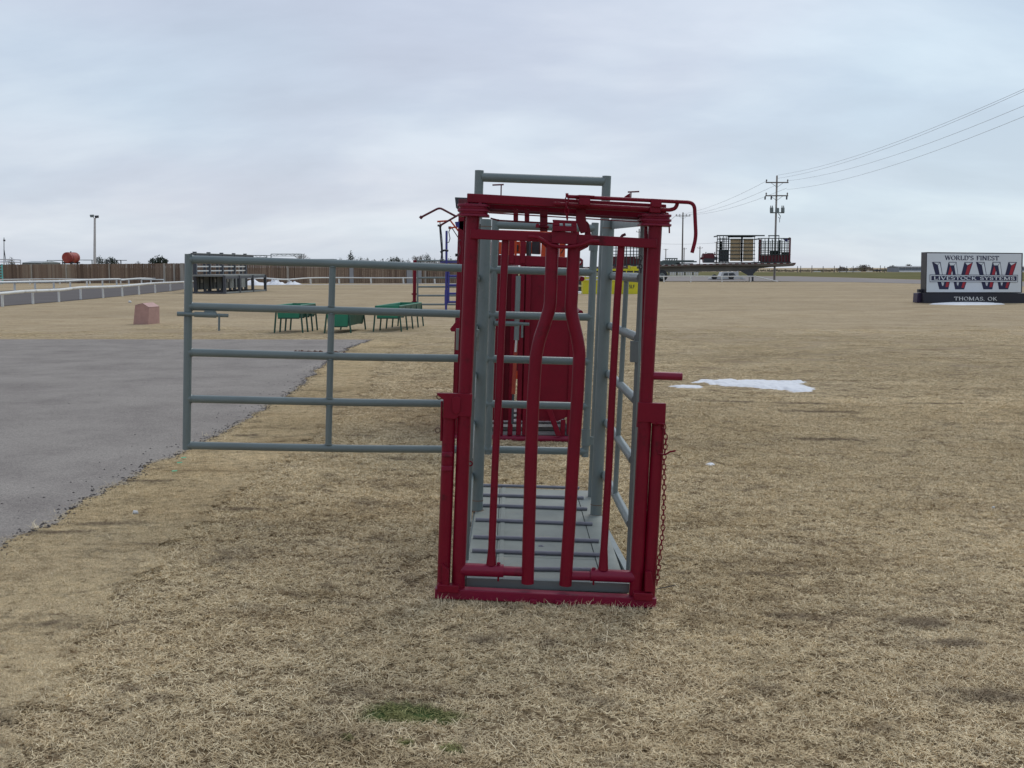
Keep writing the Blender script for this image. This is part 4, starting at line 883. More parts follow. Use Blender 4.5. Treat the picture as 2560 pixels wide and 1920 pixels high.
# ================================================================== black stock pens with platform, at the left
pens = thing('bucking_chute', (-18.2, 71, 0), 'row of dark steel chutes with a raised platform on legs, beside the white rail fence', 'rodeo chute')
DK = mat('dark_blue_grey_steel', (0.055, 0.06, 0.072), 0.55, 0, 0.2, 1.5); LG = mat('pale_grey_plate', (0.20, 0.21, 0.20), 0.7, 0, 0.15, 1.0)
Nn = Vector((-17.0, 64.2, 0)); Rr = Vector((-16.35, 71.9, 0)); Wd = Vector((-2.5, 1.5, 0)); ZP = 1.02
along = (Rr - Nn)
build(MB().prism([Nn + V(0, 0, ZP), Rr + V(0, 0, ZP), Rr + Wd + V(0, 0, ZP), Nn + Wd + V(0, 0, ZP)], (0, 0, 0.10)), 'platform', LG, pens)
for i in range(4):
    b = Nn + along * (i / 3)
    build(MB().beam(b, b + V(0, 0, ZP + 0.05), 0.16, 0.16, (0, 1, 0)), 'leg', DK, pens)
    build(MB().beam(b + V(0, 0, .06), b + Wd + V(0, 0, .06), 0.10, 0.10), 'base_tube', DK, pens)
build(MB().beam(Nn + V(0, 0, .06), Rr + V(0, 0, .06), 0.10, 0.10), 'base_tube', LG, pens)
build(MB().beam(Nn + V(0, 0, ZP - .06), Rr + V(0, 0, ZP - .06), 0.08, 0.14), 'edge_beam', DK, pens)
W0 = Nn + Wd * 1.0 + (Rr - Nn) * 0.12; ZT = 2.30
for i in range(5):
    b = W0 + along * (i / 3.3)
    build(MB().beam(b, b + V(0, 0, ZT + 0.22), 0.20, 0.22, (0, 1, 0)), 'wall_post', DK, pens)
    build(MB().beam(b + V(-.40, .4, 0), b + V(-.40, .4, ZT + 0.1), 0.16, 0.16, (0, 1, 0)), 'wall_post', DK, pens)
    if i < 4:
        c = W0 + along * ((i + 1) / 3.3)
        for z_ in (1.35, 1.62, 1.9, 2.16): build(MB().beam(b + V(0, 0, z_), c + V(0, 0, z_), 0.07, 0.08), 'rail', WHITE if z_ < 2 else LG, pens)
        build(MB().beam(b + V(0, 0, 0.62), c + V(0, 0, 0.62), 0.05, 0.86), 'lower_panel', LG, pens)
        for k in (0.25, 0.52):
            q = b.lerp(c, k) + V(0.04, 0, 0.60); build(MB().box(q, (0.05, 0.16, 0.80)), 'slot', DK, pens)
        q = b.lerp(c, 0.385) + V(0.05, 0, 0.72); build(MB().box(q, (0.04, 0.34, 0.22)), 'emblem', WHITE, pens)
a_ = W0 - along * 0.06; b_ = W0 + along * 1.42
build(MB().beam(a_ + V(0, 0, ZT - 0.02), b_ + V(0, 0, ZT - 0.02), 0.18, 0.26), 'top_beam', DK, pens)
build(MB().beam(a_ + V(0.02, 0, ZT + 0.12), b_ + V(0.02, 0, ZT + 0.12), 0.20, 0.04), 'top_flange', LG, pens)
build(MB().beam(a_ + V(-.40, .4, ZT - .1), b_ + V(-.40, .4, ZT - .1), 0.12, 0.16), 'top_beam', DK, pens)

# ================================================================== white rail fences along the drive
WP = mat('white_pipe_rail', (0.66, 0.655, 0.63), 0.55, 0, 0.10, 0.8, col2=(0.34, 0.32, 0.29), c2t=(0.58, 0.72), c2s=1.2)
def rail_fence(label, rail, posts, rr, pr):
    """rail: photo points of the rail; posts: photo points of post feet"""
    p0 = G(*posts[0]); t = thing('rail_fence', (p0.x, p0.y, 0), label, 'fence')
    feet = [G(*p) for p in posts]; rp3 = []
    def Yat(px):
        ks = [(f.x / (f.y) * FPX * 0.994 + 1280, f.y) for f in feet]; ks.sort()
        if px <= ks[0][0]: a_, b_ = ks[0], ks[1]
        elif px >= ks[-1][0]: a_, b_ = ks[-2], ks[-1]
        else:
            for a_, b_ in zip(ks, ks[1:]):
                if a_[0] <= px <= b_[0]: break
        q = (px - a_[0]) / (b_[0] - a_[0]); return 1 / (1 / a_[1] + (1 / b_[1] - 1 / a_[1]) * q)
    for x, y in rail: rp3.append(P(x, y, Yat(x)))
    build(MB().pipe(catmull(rp3, 3), rr, 10), 'rail', WP, t)
    for f, (x, y) in zip(feet, posts):
        ry = np.interp(x, [r[0] for r in rail], [r[1] for r in rail]); top = P(x - 1, ry, f.y); build(MB().pipe([f, Vector((top.x, f.y, top.z))], pr, 8), 'post', WP, t)
    return t
rail_fence('sagging white pipe rail fence along the near side of the drive',
    [(-560, 779), (-330, 757), (-140, 742), (0, 734), (50, 729.5), (87, 727.5), (152, 724.6), (202, 719), (256, 717.5), (304, 715.5), (347, 711.6), (384, 708.5), (458, 705), (520, 701), (590, 698)],
    [(-550, 812), (-360, 797), (-210, 785.5), (-90, 776), (6.5, 767), (82.5, 760), (147.6, 755), (202, 749), (258, 745), (306, 741), (348, 737), (388.5, 732.5), (426.4, 728), (462, 724.5), (505, 721), (545, 718)], 0.065, 0.055)
rail_fence('white pipe rail fence across the drive, dipping near its end',
    [(-120, 709), (0, 706), (85, 704.4), (141, 703.5), (176, 702), (217, 700), (293, 698), (302, 700), (320, 698.5), (352, 696.3), (380, 697), (408, 697)],
    [(-60, 730), (37, 727), (88, 724.6), (135, 722.4), (176, 719), (217.7, 716.6), (256.7, 714.8), (292, 713.5), (322.7, 711.6), (354.4, 709.5), (385, 707.8), (406, 706.5)], 0.085, 0.075)
rail_fence('thin low white rail along the foot of the plank fence',
    [(-100, 700), (0, 699), (75, 698), (150, 697.5), (225, 698.5), (302, 698), (380, 699), (410, 699)], [(-80, 711.3), (3, 711.2), (75, 711), (150, 710.8), (225, 710.6), (302, 710.4), (378, 710.3), (410, 710)], 0.05, 0.07)
rail_fence('white rail fence in front of the plank fence, behind the green bunks',
    [(598, 695), (660, 695.5), (690, 697.5), (722, 698.5), (775, 695), (850, 694.3), (930, 694.8), (1010, 694.8), (1087, 694.3), (1160, 694), (1260, 693.5), (1400, 692.5), (1500, 692)],
    [(606, 713), (632, 712.5), (684, 712), (724, 711), (777, 709.5), (848, 708.7), (928, 708.6), (1009, 708.6), (1087, 708.5), (1160, 708.4), (1250, 708), (1340, 707.5), (1430, 707), (1500, 706.5)], 0.06, 0.09)
rail_fence('low white rail fence in front of the flatbed trailer, sloping down at its right end',
    [(1560, 691), (1656, 691), (1727, 690.5), (1805, 691), (1880, 690.8), (1893, 692), (1915, 697), (1945, 704)], [(1590, 705.5), (1660, 705.5), (1727, 705.5), (1805, 705.2), (1876, 704.8), (1944, 705)], 0.055, 0.07)

# ================================================================== tall plank fence behind
YW = 108.0
WOODS = bpy.data.materials.new('weathered_planks'); WOODS.use_nodes = True
t_ = WOODS.node_tree; b_ = t_.nodes['Principled BSDF']; at = t_.nodes.new('ShaderNodeAttribute'); at.attribute_name = 'tint'; b_.inputs['Roughness'].default_value = 0.9
r = t_.nodes.new('ShaderNodeValToRGB'); t_.links.new(at.outputs['Fac'], r.inputs[0]); e = r.color_ramp.elements
e[0].color = (0.105, 0.066, 0.045, 1); e[1].color = (0.33, 0.26, 0.19, 1); e.new(0.5).color = (0.20, 0.135, 0.095, 1); t_.links.new(r.outputs[0], b_.inputs['Base Color'])
wf = thing('plank_fence', (-25, YW, 0), 'long brown plank fence of upright boards across the back left', 'fence')
xa = P(-900, 690, YW).x; xb = P(1190, 690, YW).x; m_ = MB(); tint = []; x = xa; rnd = random.Random(5); seg = 0.4
def topz(px): return P(px, float(np.interp(px, [-100, 0, 460, 700, 1190], [662.5, 661.5, 658.3, 657.5, 657])), YW).z
while x < xb:
    px = 1280 + x / YW * FPX * 0.995; w = rnd.uniform(0.15, 0.21)
    if rnd.random() < 0.06: seg = rnd.uniform(0.2, 0.62)
    m_.box((x + w / 2, YW + rnd.uniform(0, .025), topz(px) / 2 + rnd.uniform(-.015, .015)), (w - 0.014, 0.03, topz(px)))
    tint += [min(1, max(0, seg + rnd.gauss(0, .13)))] * 8; x += w
wo_ = build(m_, 'board', WOODS, wf, smooth=False); wo_['kind'] = 'stuff'
at = wo_.data.attributes.new('tint', 'FLOAT', 'POINT'); at.data.foreach_set('value', tint)
build(MB().beam(V(xa, YW + .06, 0.5), V(xb, YW + .06, 0.5), .05, .1), 'back_rail', WHITE, wf); build(MB().beam(V(xa, YW + .06, 1.4), V(xb, YW + .06, 1.4), .05, .1), 'back_rail', WHITE, wf)
PALE = mat('pale_fence_timber', (0.36, 0.32, 0.27), 0.9, 0, 0.15, 1); GRYP = mat('grey_sheet_panel', (0.30, 0.30, 0.31), 0.8, 0, 0.12, 1)
for px, w in ((-60, 3), (80, 3), (166.5, 3), (274, 2.5), (411.5, 5), (436, 4), (456, 9), (603, 10), (720, 5), (1063.5, 4)):
    c = P(px, 690, YW); build(MB().box((c.x, YW - .06, topz(px) / 2), (S(w, YW), .08, topz(px) + .04)), 'fence_post', PALE, wf)
for x0, x1 in ((874, 884), (1017, 1031), (1041, 1054)):
    build(MB().box(((P(x0, 690, YW).x + P(x1, 690, YW).x) / 2, YW - .05, 0.92), (S(x1 - x0, YW), .06, 1.84)), 'sheet_panel', GRYP, wf)
c = P(3, 690, 104); tq = thing('turquoise_panel', (c.x, 104, 0), 'turquoise barred panel at the left edge of the photo in front of the plank fence', 'panel')
TQ = mat('turquoise_paint', (0.12, 0.45, 0.42), 0.5)
for i in range(6): build(MB().box((c.x - .35, 104, 0.35 + i * .26), (0.95, .06, .10)), 'bar', TQ, tq)
for dx_ in (-.82, .12): build(MB().box((c.x - .35 + dx_ + .35, 104, 0.95), (.09, .08, 1.9)), 'upright', TQ, tq)

# snow heaps along the rail fence
def heap(x0, x1, yb, yt, label):
    Yh = G((x0 + x1) / 2, yb).y; Yh = min(Yh, 103); xa_, xb_ = P(x0, yb, Yh).x, P(x1, yb, Yh).x; h = S(yb - yt, Yh); m = MB(); n_, k_ = 26, 7; vv = []
    for j in range(k_ + 1):
        for i in range(n_ + 1):
            u, w = i / n_, j / k_; z = math.sin(math.pi * u) ** 0.7 * math.sin(math.pi * w) ** 0.8 * h * (0.75 + 0.7 * wob(u * 6 + x0, w * 3, 1.0, 2)); vv.append((xa_ + (xb_ - xa_) * u, Yh - .8 + 2.2 * w, max(-.01, z)))
    m.add(vv, [(j * (n_ + 1) + i, j * (n_ + 1) + i + 1, (j + 1) * (n_ + 1) + i + 1, (j + 1) * (n_ + 1) + i) for j in range(k_) for i in range(n_)])
    o = build(m, 'snow_heap', mat('dirty_snow', (0.72, 0.72, 0.74), 0.85, 0, 0.08, 1, col2=(0.3, 0.27, 0.24), c2t=(0.6, 0.7), c2s=1.4)); tag(o, label, 'snow', kind='stuff')
heap(596, 664, 713, 699, 'dirty snow heap seen through the platform legs'); heap(664, 708, 712, 696, 'tallest dirty snow heap by the white rail fence'); heap(712, 748, 711, 702, 'smallest low snow heap at the right end of the heaps')
flat('snow_strip', SNOW, [(600, 712.8), (1200, 708.9), (1200, 709.4), (600, 713.4)], 0.02)['kind'] = 'stuff'
bpy.data.objects['snow_strip']['label'] = 'thin broken strip of snow along the foot of the white rail fence'; bpy.data.objects['snow_strip']['category'] = 'snow'

# ================================================================== beyond the plank fence
GALV = mat('galvanised_frame', (0.17, 0.20, 0.20), 0.6, 0.2, 0.15, 1); PWOOD = mat('pole_wood', (0.30, 0.275, 0.25), 0.85, 0, 0.15, 0.7)
PWOODD = mat('dark_pole_wood', (0.15, 0.13, 0.115), 0.85, 0, 0.15, 0.7)
YL = 122.0
c = P(236, 690, YL); fp = thing('floodlight_pole', (c.x, YL, 0), 'tall pale floodlight pole with two lamp heads behind the plank fence', 'light pole')
build(MB().pipe([V(c.x, YL, 0), P(237, 545, YL)], 0, n=12, radii=[.17, .11]), 'pole', mat('pale_pole', (0.50, 0.48, 0.47), .8), fp)
for x0, x1, y0, y1, m_ in ((226, 234, 536, 544, GALV), (238, 246, 538, 546, DARK)):
    h_ = MB(); a_, b_ = P(x0, y1, YL), P(x1, y0, YL); cc = (a_ + b_) / 2; hw = (b_.x - a_.x) / 2; s_ = -1 if x0 < 236 else 1
    h_.prism([cc + V(-hw * .7, -.2, -hw * .8), cc + V(hw * .9 * 1, -.2, -hw * .6), cc + V(hw, -.2, hw * .8), cc + V(-hw, -.2, hw * .7)], (0, .35, 0)); hd = build(h_, 'lamp_head', m_, fp, .01)
    build(MB().beam(P(237, 547, YL), cc, .05, .05), 'lamp_arm', GALV, hd)
c = P(9.5, 690, YL); ms = thing('antenna_mast', (c.x, YL, 0), 'thin dark mast with a slanting brace at the far left edge behind the fence', 'mast')
build(MB().pipe([V(c.x, YL, 0), P(10, 594, YL)], 0, 6, radii=[.06, .04]), 'pole', DARK, ms); build(MB().pipe([P(10, 622, YL), P(16, 662, YL - .5), V(P(17, 690, YL - .5).x, YL - .5, 0)], .04, 6), 'brace', DARK, ms)
build(MB().pbox(8, 11.5, 599, 603, YL - .1, .2), 'clamp', DARK, ms)
# red fuel tank on a stand
YK = 112.0; tk = thing('fuel_tank', (P(173, 690, YK).x, YK, 0), 'round red fuel tank lying on a raised stand above the plank fence', 'tank')
TKR = mat('faded_red_tank', (0.30, 0.035, 0.025), 0.6, 0, 0.2, 0.8, col2=(0.36, 0.10, 0.06), c2t=(0.5, 0.65), c2s=1.5)
a_ = P(167, 644, YK); b_ = a_ + V(0.22, 1.6, 0); rr = S(13.3, YK); dr = (b_ - a_).normalized()
build(MB().pipe([a_ - dr * .06, a_, b_, b_ + dr * .06], 0, 28, radii=[rr * .86, rr, rr, rr * .86]), 'shell', TKR, tk)
for q in (.2, .8): p = a_.lerp(b_, q); build(MB().pipe([p - dr * .03, p + dr * .03], rr * 1.02, 28), 'band', MAROON, tk)
build(MB().pipe([a_.lerp(b_, .5) + V(0, 0, rr), a_.lerp(b_, .5) + V(0, 0, rr + .1)], .07, 10), 'filler_cap', DARK, tk)
for q in (.15, .85):
    for s_ in (-.45, .45): p = a_.lerp(b_, q) + V(s_, 0, 0); build(MB().beam(V(p.x, p.y, 0), V(p.x - s_ * .2, p.y, a_.z - rr * .75), .09, .09, (0, 1, 0)), 'leg', DARK, tk)
    p = a_.lerp(b_, q); build(MB().beam(p + V(-.6, 0, -rr * .95), p + V(.6, 0, -rr * .95), .1, .16), 'saddle', DARK, tk)
# steel frames (truss tops) sticking up above the fence
def frame(x0, x1, yt, yb, Yq, label, truss=True, name='steel_frame', m=GALV):
    a, b = P(x0, yt, Yq), P(x1, yt, Yq); t = thing(name, ((a.x + b.x) / 2, Yq, 0), label, 'steel frame', 'steel frames behind the plank fence'); zb = P(x0, yb, Yq).z; w = S(1.5, Yq)
    build(MB().beam(a, b, w, w), 'top_chord', m, t)
    for p in (a, b): build(MB().beam(V(p.x, Yq, 0), V(p.x, Yq, p.z), w * 1.3, w * 1.3, (0, 1, 0)), 'leg', m, t)
    build(MB().beam(V(a.x, Yq + 2, a.z), V(b.x, Yq + 2, b.z), w, w), 'top_chord', m, t)
    if truss:
        lo = P(x0, yt + 5, Yq).z; build(MB().beam(V(a.x, Yq, lo), V(b.x, Yq, lo), w * .8, w * .8), 'bottom_chord', m, t); n_ = int((b.x - a.x) / .45)
        for i in range(n_):
            xx_ = a.x + (b.x - a.x) * i / n_; x2 = a.x + (b.x - a.x) * (i + 1) / n_; z0, z1 = (lo, a.z) if i % 2 else (a.z, lo); build(MB().beam(V(xx_, Yq, z0), V(x2, Yq, z1), w * .5, w * .5), 'web_bar', m, t)
    return t
frame(613, 667, 638.5, 660, 126, 'steel frame with lattice top right behind the dark pens')
frame(677.5, 753, 635, 660, 124, 'tall steel frame with lattice top between the pens and the conifer')
frame(118, 156, 651, 664, 127, 'low open steel frame left of the red tank', False); frame(192, 230, 650, 664, 127, 'low open steel frame between the red tank and the floodlight pole', False)
frame(268, 302, 650.5, 664, 128, 'small dark frame in front of the evergreen bushes', False, m=DARK); frame(776, 835, 648, 658, 129, 'thin low frame just left of the conifer', False)
def shed(x0, x1, y0, Yq, label, col, d=5, name='storage_shed', cat='shed'):
    a, b = P(x0, y0, Yq), P(x1, y0, Yq); t = thing(name, ((a.x + b.x) / 2, Yq + d / 2, 0), label, cat)
    m1 = mat(name + '_wall', col, 0.7, 0, 0.1, 1); m2 = mat(name + '_roof', tuple(k * 1.5 for k in col), 0.6, 0, 0.1, 1); h = a.z
    build(MB().box(((a.x + b.x) / 2, Yq + d / 2, h * .46), (b.x - a.x, d, h * .92)), 'wall', m1, t)
    rf = MB(); q = [V(a.x - .1, Yq - .15, h * .92), V(a.x - .1, Yq + d / 2, h), V(a.x - .1, Yq + d + .15, h * .92), V(a.x - .1, Yq + d / 2, h * .9)]; rf.prism(q, (b.x - a.x + .2, 0, 0)); build(rf, 'roof', m2, t)
    nrib = max(3, int((b.x - a.x) / 1.2))
    for i in range(nrib + 1): build(MB().box((a.x + (b.x - a.x) * i / nrib, Yq - .03, h * .45), (.07, .05, h * .88)), 'wall_rib', m2, t)
    return t
shed(56, 103, 652.5, 118, 'low grey roofed shed at the left behind the plank fence', (0.20, 0.22, 0.22)); 
tr = thing('livestock_rack', (P(30, 690, 116).x, 116, 0), 'pale pipe rack with curved top at the far left behind the fence', 'rack')
for yy_ in (649, 655): build(MB().pipe([P(-6, yy_, 116), P(20, yy_ - .5, 116), P(52, yy_ + 1, 116)], .05, 8), 'rail', CHROME, tr)
for x_ in (-5, 20, 51): q = P(x_, 650, 116); build(MB().pipe([V(q.x, 116, 0), q], .05, 8), 'upright', CHROME, tr)

# trees
LEAF = mat('dark_evergreen', (0.030, 0.045, 0.030), 0.9, 0, 0.4, 1.2); BARK = mat('bare_branches', (0.16, 0.135, 0.12), 0.95, 0, 0.2, 2); SCRUB = mat('dry_scrub', (0.17, 0.14, 0.105), 0.95, 0, 0.3, 0.3, col2=(0.10, 0.11, 0.06), c2t=(.5, .6), c2s=.1)
def foliage(c, rx, ry, rz, n_, sz, kind, rnd):
    m = MB()
    for i in range(n_):
        while True:
            u = Vector((rnd.uniform(-1, 1), rnd.uniform(-1, 1), rnd.uniform(-1, 1)))
            if kind == 'cone':
                lim = (1 - (u.z + 1) / 2) ** 0.85 * (0.72 + 0.28 * math.sin(u.z * 14 + 3 * math.atan2(u.y, u.x))) + .05
                if math.hypot(u.x, u.y) <= lim: break
            else:
                an = math.atan2(u.y, u.x); lim = 1 + .25 * math.sin(3 * an + rx * 7) + .2 * math.sin(5 * u.z + rx)
                if u.length <= lim * .9: break
        p = c + Vector((u.x * rx, u.y * ry, u.z * rz)); a = Vector((rnd.gauss(0, 1), rnd.gauss(0, 1), rnd.gauss(0, .6))).normalized(); b = a.cross(Vector((rnd.gauss(0, 1), rnd.gauss(0, 1), rnd.gauss(0, 1)))).normalized(); s_ = sz * rnd.uniform(.5, 1.3)
        m.add([p + a * s_, p + b * s_ * .5, p - a * s_ * .6, p - b * s_ * .5], [(0, 1, 2, 3)])
    return m
def evergreen(px, w, yt, Yq, kind, label, seed):
    rnd = random.Random(seed); top = P(px, yt, Yq); rx = S(w / 2, Yq); h = top.z; t = thing('evergreen_tree', (top.x, Yq, 0), label, 'tree', 'evergreens beyond the plank fence')
    build(MB().pipe([V(top.x, Yq, 0), V(top.x, Yq, h * .9)], 0, 6, radii=[.12, .02]), 'trunk', BARK, t)
    for k in range(7):
        an = rnd.uniform(0, 6.3); z_ = h * rnd.uniform(.25, .7); build(MB().pipe([V(top.x, Yq, z_), V(top.x + math.cos(an) * rx * .7, Yq + math.sin(an) * rx * .7, z_ + rx * .35)], 0, 4, radii=[.04, .015]), 'limb', BARK, t)
    zc, rz_ = ((h + 1.3) / 2, (h - 1.3) / 2) if kind == 'cone' else (1.75, h - 1.75)
    build(foliage(V(top.x, Yq, zc), rx, rx, rz_, 800, rx * .14, kind if seed == 40 else 'b', rnd), 'crown', LEAF, t, smooth=False)
for i, (px, w, yt, kind, lb) in enumerate([
    (877, 28, 621, 'cone', 'lone pointed conifer rising above the swing gate top rail'), (247, 16, 640, 'cone', 'dark evergreen beside the floodlight pole, nearest to it'), (262, 14, 643, 'b', 'dark evergreen second to the right of the floodlight pole'),
    (277, 18, 642, 'cone', 'dark evergreen behind the small dark frame'), (291, 14, 649, 'b', 'low evergreen bush at the right end of the small dark frame'), (398, 30, 640, 'cone', 'broad dark evergreen just left of the swing gate end'),
    (28, 16, 641, 'b', 'round evergreen bush behind the pale rack at the left edge'), (345, 10, 653, 'b', 'tiny bush top peeping over the fence left of the broad evergreen'), (850, 22, 646, 'b', 'low evergreen just left of the lone conifer'),
    (900, 20, 641, 'b', 'dark bush just right of the lone conifer'), (917, 18, 643, 'b', 'dark bush second to the right of the lone conifer'), (935, 15, 648, 'b', 'low dark bush at the left of the gap in the tree row'),
    (955, 16, 645, 'b', 'low bush left of the middle of the tree row'), (975, 20, 643, 'b', 'bush in the middle of the tree row'), (990, 16, 640, 'cone', 'pointed bush in the tree row left of the bare trees'), (1005, 16, 645, 'b', 'small bush left of the bare tree'),
    (1020, 14, 646, 'b', 'bush directly left of the bare tree above the fence panel'), (1050, 20, 642, 'b', 'bush at the foot of the bare tree'), (1068, 14, 634, 'cone', 'slim evergreen right of the bare tree'), (1085, 18, 645, 'b', 'bush behind the hanging black hoses'),
    (1106, 18, 642, 'b', 'bush right of the hanging black hoses'), (1125, 20, 643, 'b', 'bush right of the blue pipe above the rail'), (1145, 18, 646, 'b', 'bush next to the dark red chute')]):
    evergreen(px, w * (1.5 if kind == 'cone' and i else 1.25), yt - (3 if i else 0), 150 + (i * 37 % 11), kind, lb, 40 + i)
def bare(px, yt, w, Yq, label, seed, cat='tree'):
    rnd = random.Random(seed); top = P(px, yt, Yq); t = thing('bare_tree', (top.x, Yq, 0), label, cat); m = MB(); H = top.z
    def br(p, d, ln, r_, k):
        q = p + d * ln; m.pipe([p, (p + q) / 2 + Vector((rnd.gauss(0, 1), rnd.gauss(0, 1), rnd.gauss(0, 1))) * ln * .05, q], 0, 4, False, radii=[r_, r_ * .8, r_ * .6])
        if k:
            for _ in range(rnd.choice((3, 4))): br(p.lerp(q, rnd.uniform(.55, 1)), (d + Vector((rnd.gauss(0, .5), rnd.gauss(0, .5), rnd.gauss(.12, .25)))).normalized(), ln * rnd.uniform(.5, .75), r_ * .55, k - 1)
    tk_ = MB().pipe([V(top.x, Yq, 0), V(top.x, Yq, H * .38)], 0, 8, radii=[.14, .09]); build(tk_, 'trunk', BARK, t)
    for _ in range(4): br(V(top.x, Yq, H * rnd.uniform(.3, .4)), Vector((rnd.gauss(0, .4), rnd.gauss(0, .4), 1)).normalized(), H * .24, .06, 3)
    build(m, 'crown', BARK, t, smooth=False)
bare(1046, 619, 30, 152, 'leafless pale tree rising from the tree row left of the hoses', 3); bare(752, 620, 24, 170, 'faint bare tree behind the lattice frame', 5)

# ================================================================== stock panel, blue chute, yellow feeder, seen past the chutes
YS = 41.0; sp_ = thing('stock_panel', (P(1090, 770, YS).x, YS, 0), 'grey five rail stock panel hung on a red post behind the red chutes', 'stock panel')
rpst = build(MB().pipe([V(P(1035, 700, YS).x, YS, 0), P(1037, 650, YS)], .065, 10), 'post', RED, sp_)
for y_ in (735, 755): build(MB().pipe([P(1035.5, y_ - 2, YS), P(1035.5, y_ + 2, YS)], .10, 10), 'collar', RED, rpst)
for y_ in (652, 694.5, 717, 739, 761): build(MB().pipe([P(1043, y_, YS - .05), P(1215, y_, YS - .05)], .035, 8), 'rail', GALV, sp_)
for x_ in (1044, 1214): build(MB().pipe([P(x_, 764, YS - .05), P(x_, 650, YS - .05)], .035, 8), 'upright', GALV, sp_)
bc = thing('blue_chute', (P(1130, 770, YS - 1).x, YS - 1, 0), 'blue pipe frame with a tall thin blue post above the rails', 'stock panel')
build(MB().pipe([V(P(1115, 770, 40).x, 40, 0), P(1116.5, 577, 40)], .042, 10), 'tall_post', BLUE, bc)
build(MB().pipe([P(1121, 758, 40), P(1121.5, 665, 40)], .04, 10), 'post', BLUE, bc); build(MB().pipe([P(1115.5, 760, 40), P(1116, 725, 40)], .065, 10), 'sleeve', BLUE, bc)
for y_ in (690, 713, 734, 755): build(MB().pipe([P(1121, y_, 40), P(1230, y_, 40)], .04, 8), 'rail', BLUE, bc)
build(MB().pbox(1100, 1210, 653, 657, 40.1, .06), 'top_bar', BLUE, bc)

YY = 64.0; yf = thing('yellow_feeder', (P(1525, 735, YY).x, YY + .7, 0), 'bright yellow steel feeder with a top frame, seen through the chute\'s right side', 'feeder')
def yb(nm, x0, x1, y0, y1, dY=0, d=.1, m=YEL): return build(MB().pbox(x0, x1, y0, y1, YY + dY, d), nm, m, yf, .01)
yb('side_sheet', 1457, 1598, 703, 735.5, 0, .05); yb('side_sheet', 1457, 1598, 703, 734, 1.4, .05)
yb('end_sheet', 1457, 1459, 703, 735, 0.05, 1.35); yb('end_sheet', 1596, 1598, 703, 735, 0.05, 1.35)
yb('top_rim', 1455, 1600, 700.5, 704, -.04, .14); yb('upper_bar', 1455, 1600, 693, 697, 0); yb('upper_bar', 1470, 1600, 672, 677, .3, .5); yb('upper_bar', 1570, 1576, 664, 677, .3, .1); yb('hitch', 1578, 1592, 666, 672, .3, .3)
for x_ in (1463, 1480, 1496, 1512, 1530, 1548, 1566, 1584): yb('stanchion', x_ - 1.2, x_ + 1.2, 674, 702, .02, .06)
tl = MB(); tl.pbox(1573.5, 1576.5, 712, 713.2, YY - .02, .01); tl.pbox(1573.5, 1574.6, 713, 716, YY - .02, .01); tl.pbox(1573.5, 1576.5, 715.5, 716.7, YY - .021, .01); tl.pbox(1575.6, 1576.7, 716.5, 720, YY - .02, .01); tl.pbox(1573.2, 1576.5, 719.3, 720.5, YY - .021, .01)
tl.pbox(1578, 1579.3, 712, 720.5, YY - .02, .01); tl.pbox(1579, 1581.5, 719.3, 720.5, YY - .021, .01); tl.pbox(1583, 1584.3, 712, 720.5, YY - .02, .01); tl.pbox(1584, 1587, 712, 713.2, YY - .021, .01); tl.pbox(1584, 1586.2, 715.5, 716.7, YY - .021, .01)
build(tl, 'lettering', DARK, yf)
for x_ in (1512, 1556): yb('seam_rib', x_ - .8, x_ + .8, 704, 735, -.03, .03)
yb('dark_trough', 1470, 1596, 677, 681, .35, .4, DARK)
pk = thing('dark_machine', (P(1449, 725, 66).x, 66, 0), 'dark grey box shaped machine standing left of the yellow feeder', 'machine')
build(MB().pbox(1441, 1455, 695, 728, 66, 1.0), 'body', DARK, pk, .03); build(MB().pbox(1443, 1458, 649, 676, 66.2, .1), 'guard_frame', DARK, pk); build(MB().pbox(1446, 1455, 653, 660, 66.15, .1), 'gauge', CHROME, pk); build(MB().pbox(1440, 1457, 712, 717, 65.9, .1), 'bumper', CHROME, pk)

# ================================================================== flatbed trailer with its load
YTR = 121.0; TR = thing('flatbed_trailer', (P(1750, 704, YTR).x, YTR + 1.2, 0), 'long grey flatbed trailer parked on its landing legs, loaded with cattle equipment', 'trailer')
FB = mat('trailer_steel', (0.115, 0.11, 0.10), 0.7, 0.1, 0.2, 0.8, col2=(0.14, 0.06, 0.05), c2t=(.62, .7), c2s=.6); RFW = mat('reflector_white', (0.40, 0.40, 0.39), .5); PLK = mat('trailer_deck', (0.13, 0.105, 0.085), 0.8, 0, .2, 1)
def T(nm, quad, d, m, dY=0, par=None, bev=0): return build(MB().prism([P(x, y, YTR + dY) for x, y in quad], (0, d, 0)), nm, m, par or TR, bev)
T('deck', [(1440, 668), (1660, 662), (1800, 658.6), (1990, 656.8), (1988, 662), (1983, 665), (1800, 663.8), (1660, 667.5), (1440, 673)], 3.0, PLK)
T('frame_beam', [(1440, 671), (1660, 665.5), (1800, 662), (1985, 661.5), (1980, 665), (1960, 666.5), (1925, 668), (1900, 671), (1870, 675.5), (1840, 678), (1440, 682)], .2, FB, .5)
T('frame_beam', [(1440, 670), (1985, 665), (1960, 666.5), (1925, 668), (1900, 671), (1870, 675.5), (1840, 678), (1440, 682)], .2, FB, 2.2)
T('landing_bracket', [(1848, 676), (1898, 671), (1884, 684), (1881, 692), (1873, 692), (1868, 687)], .15, DARK, .4)
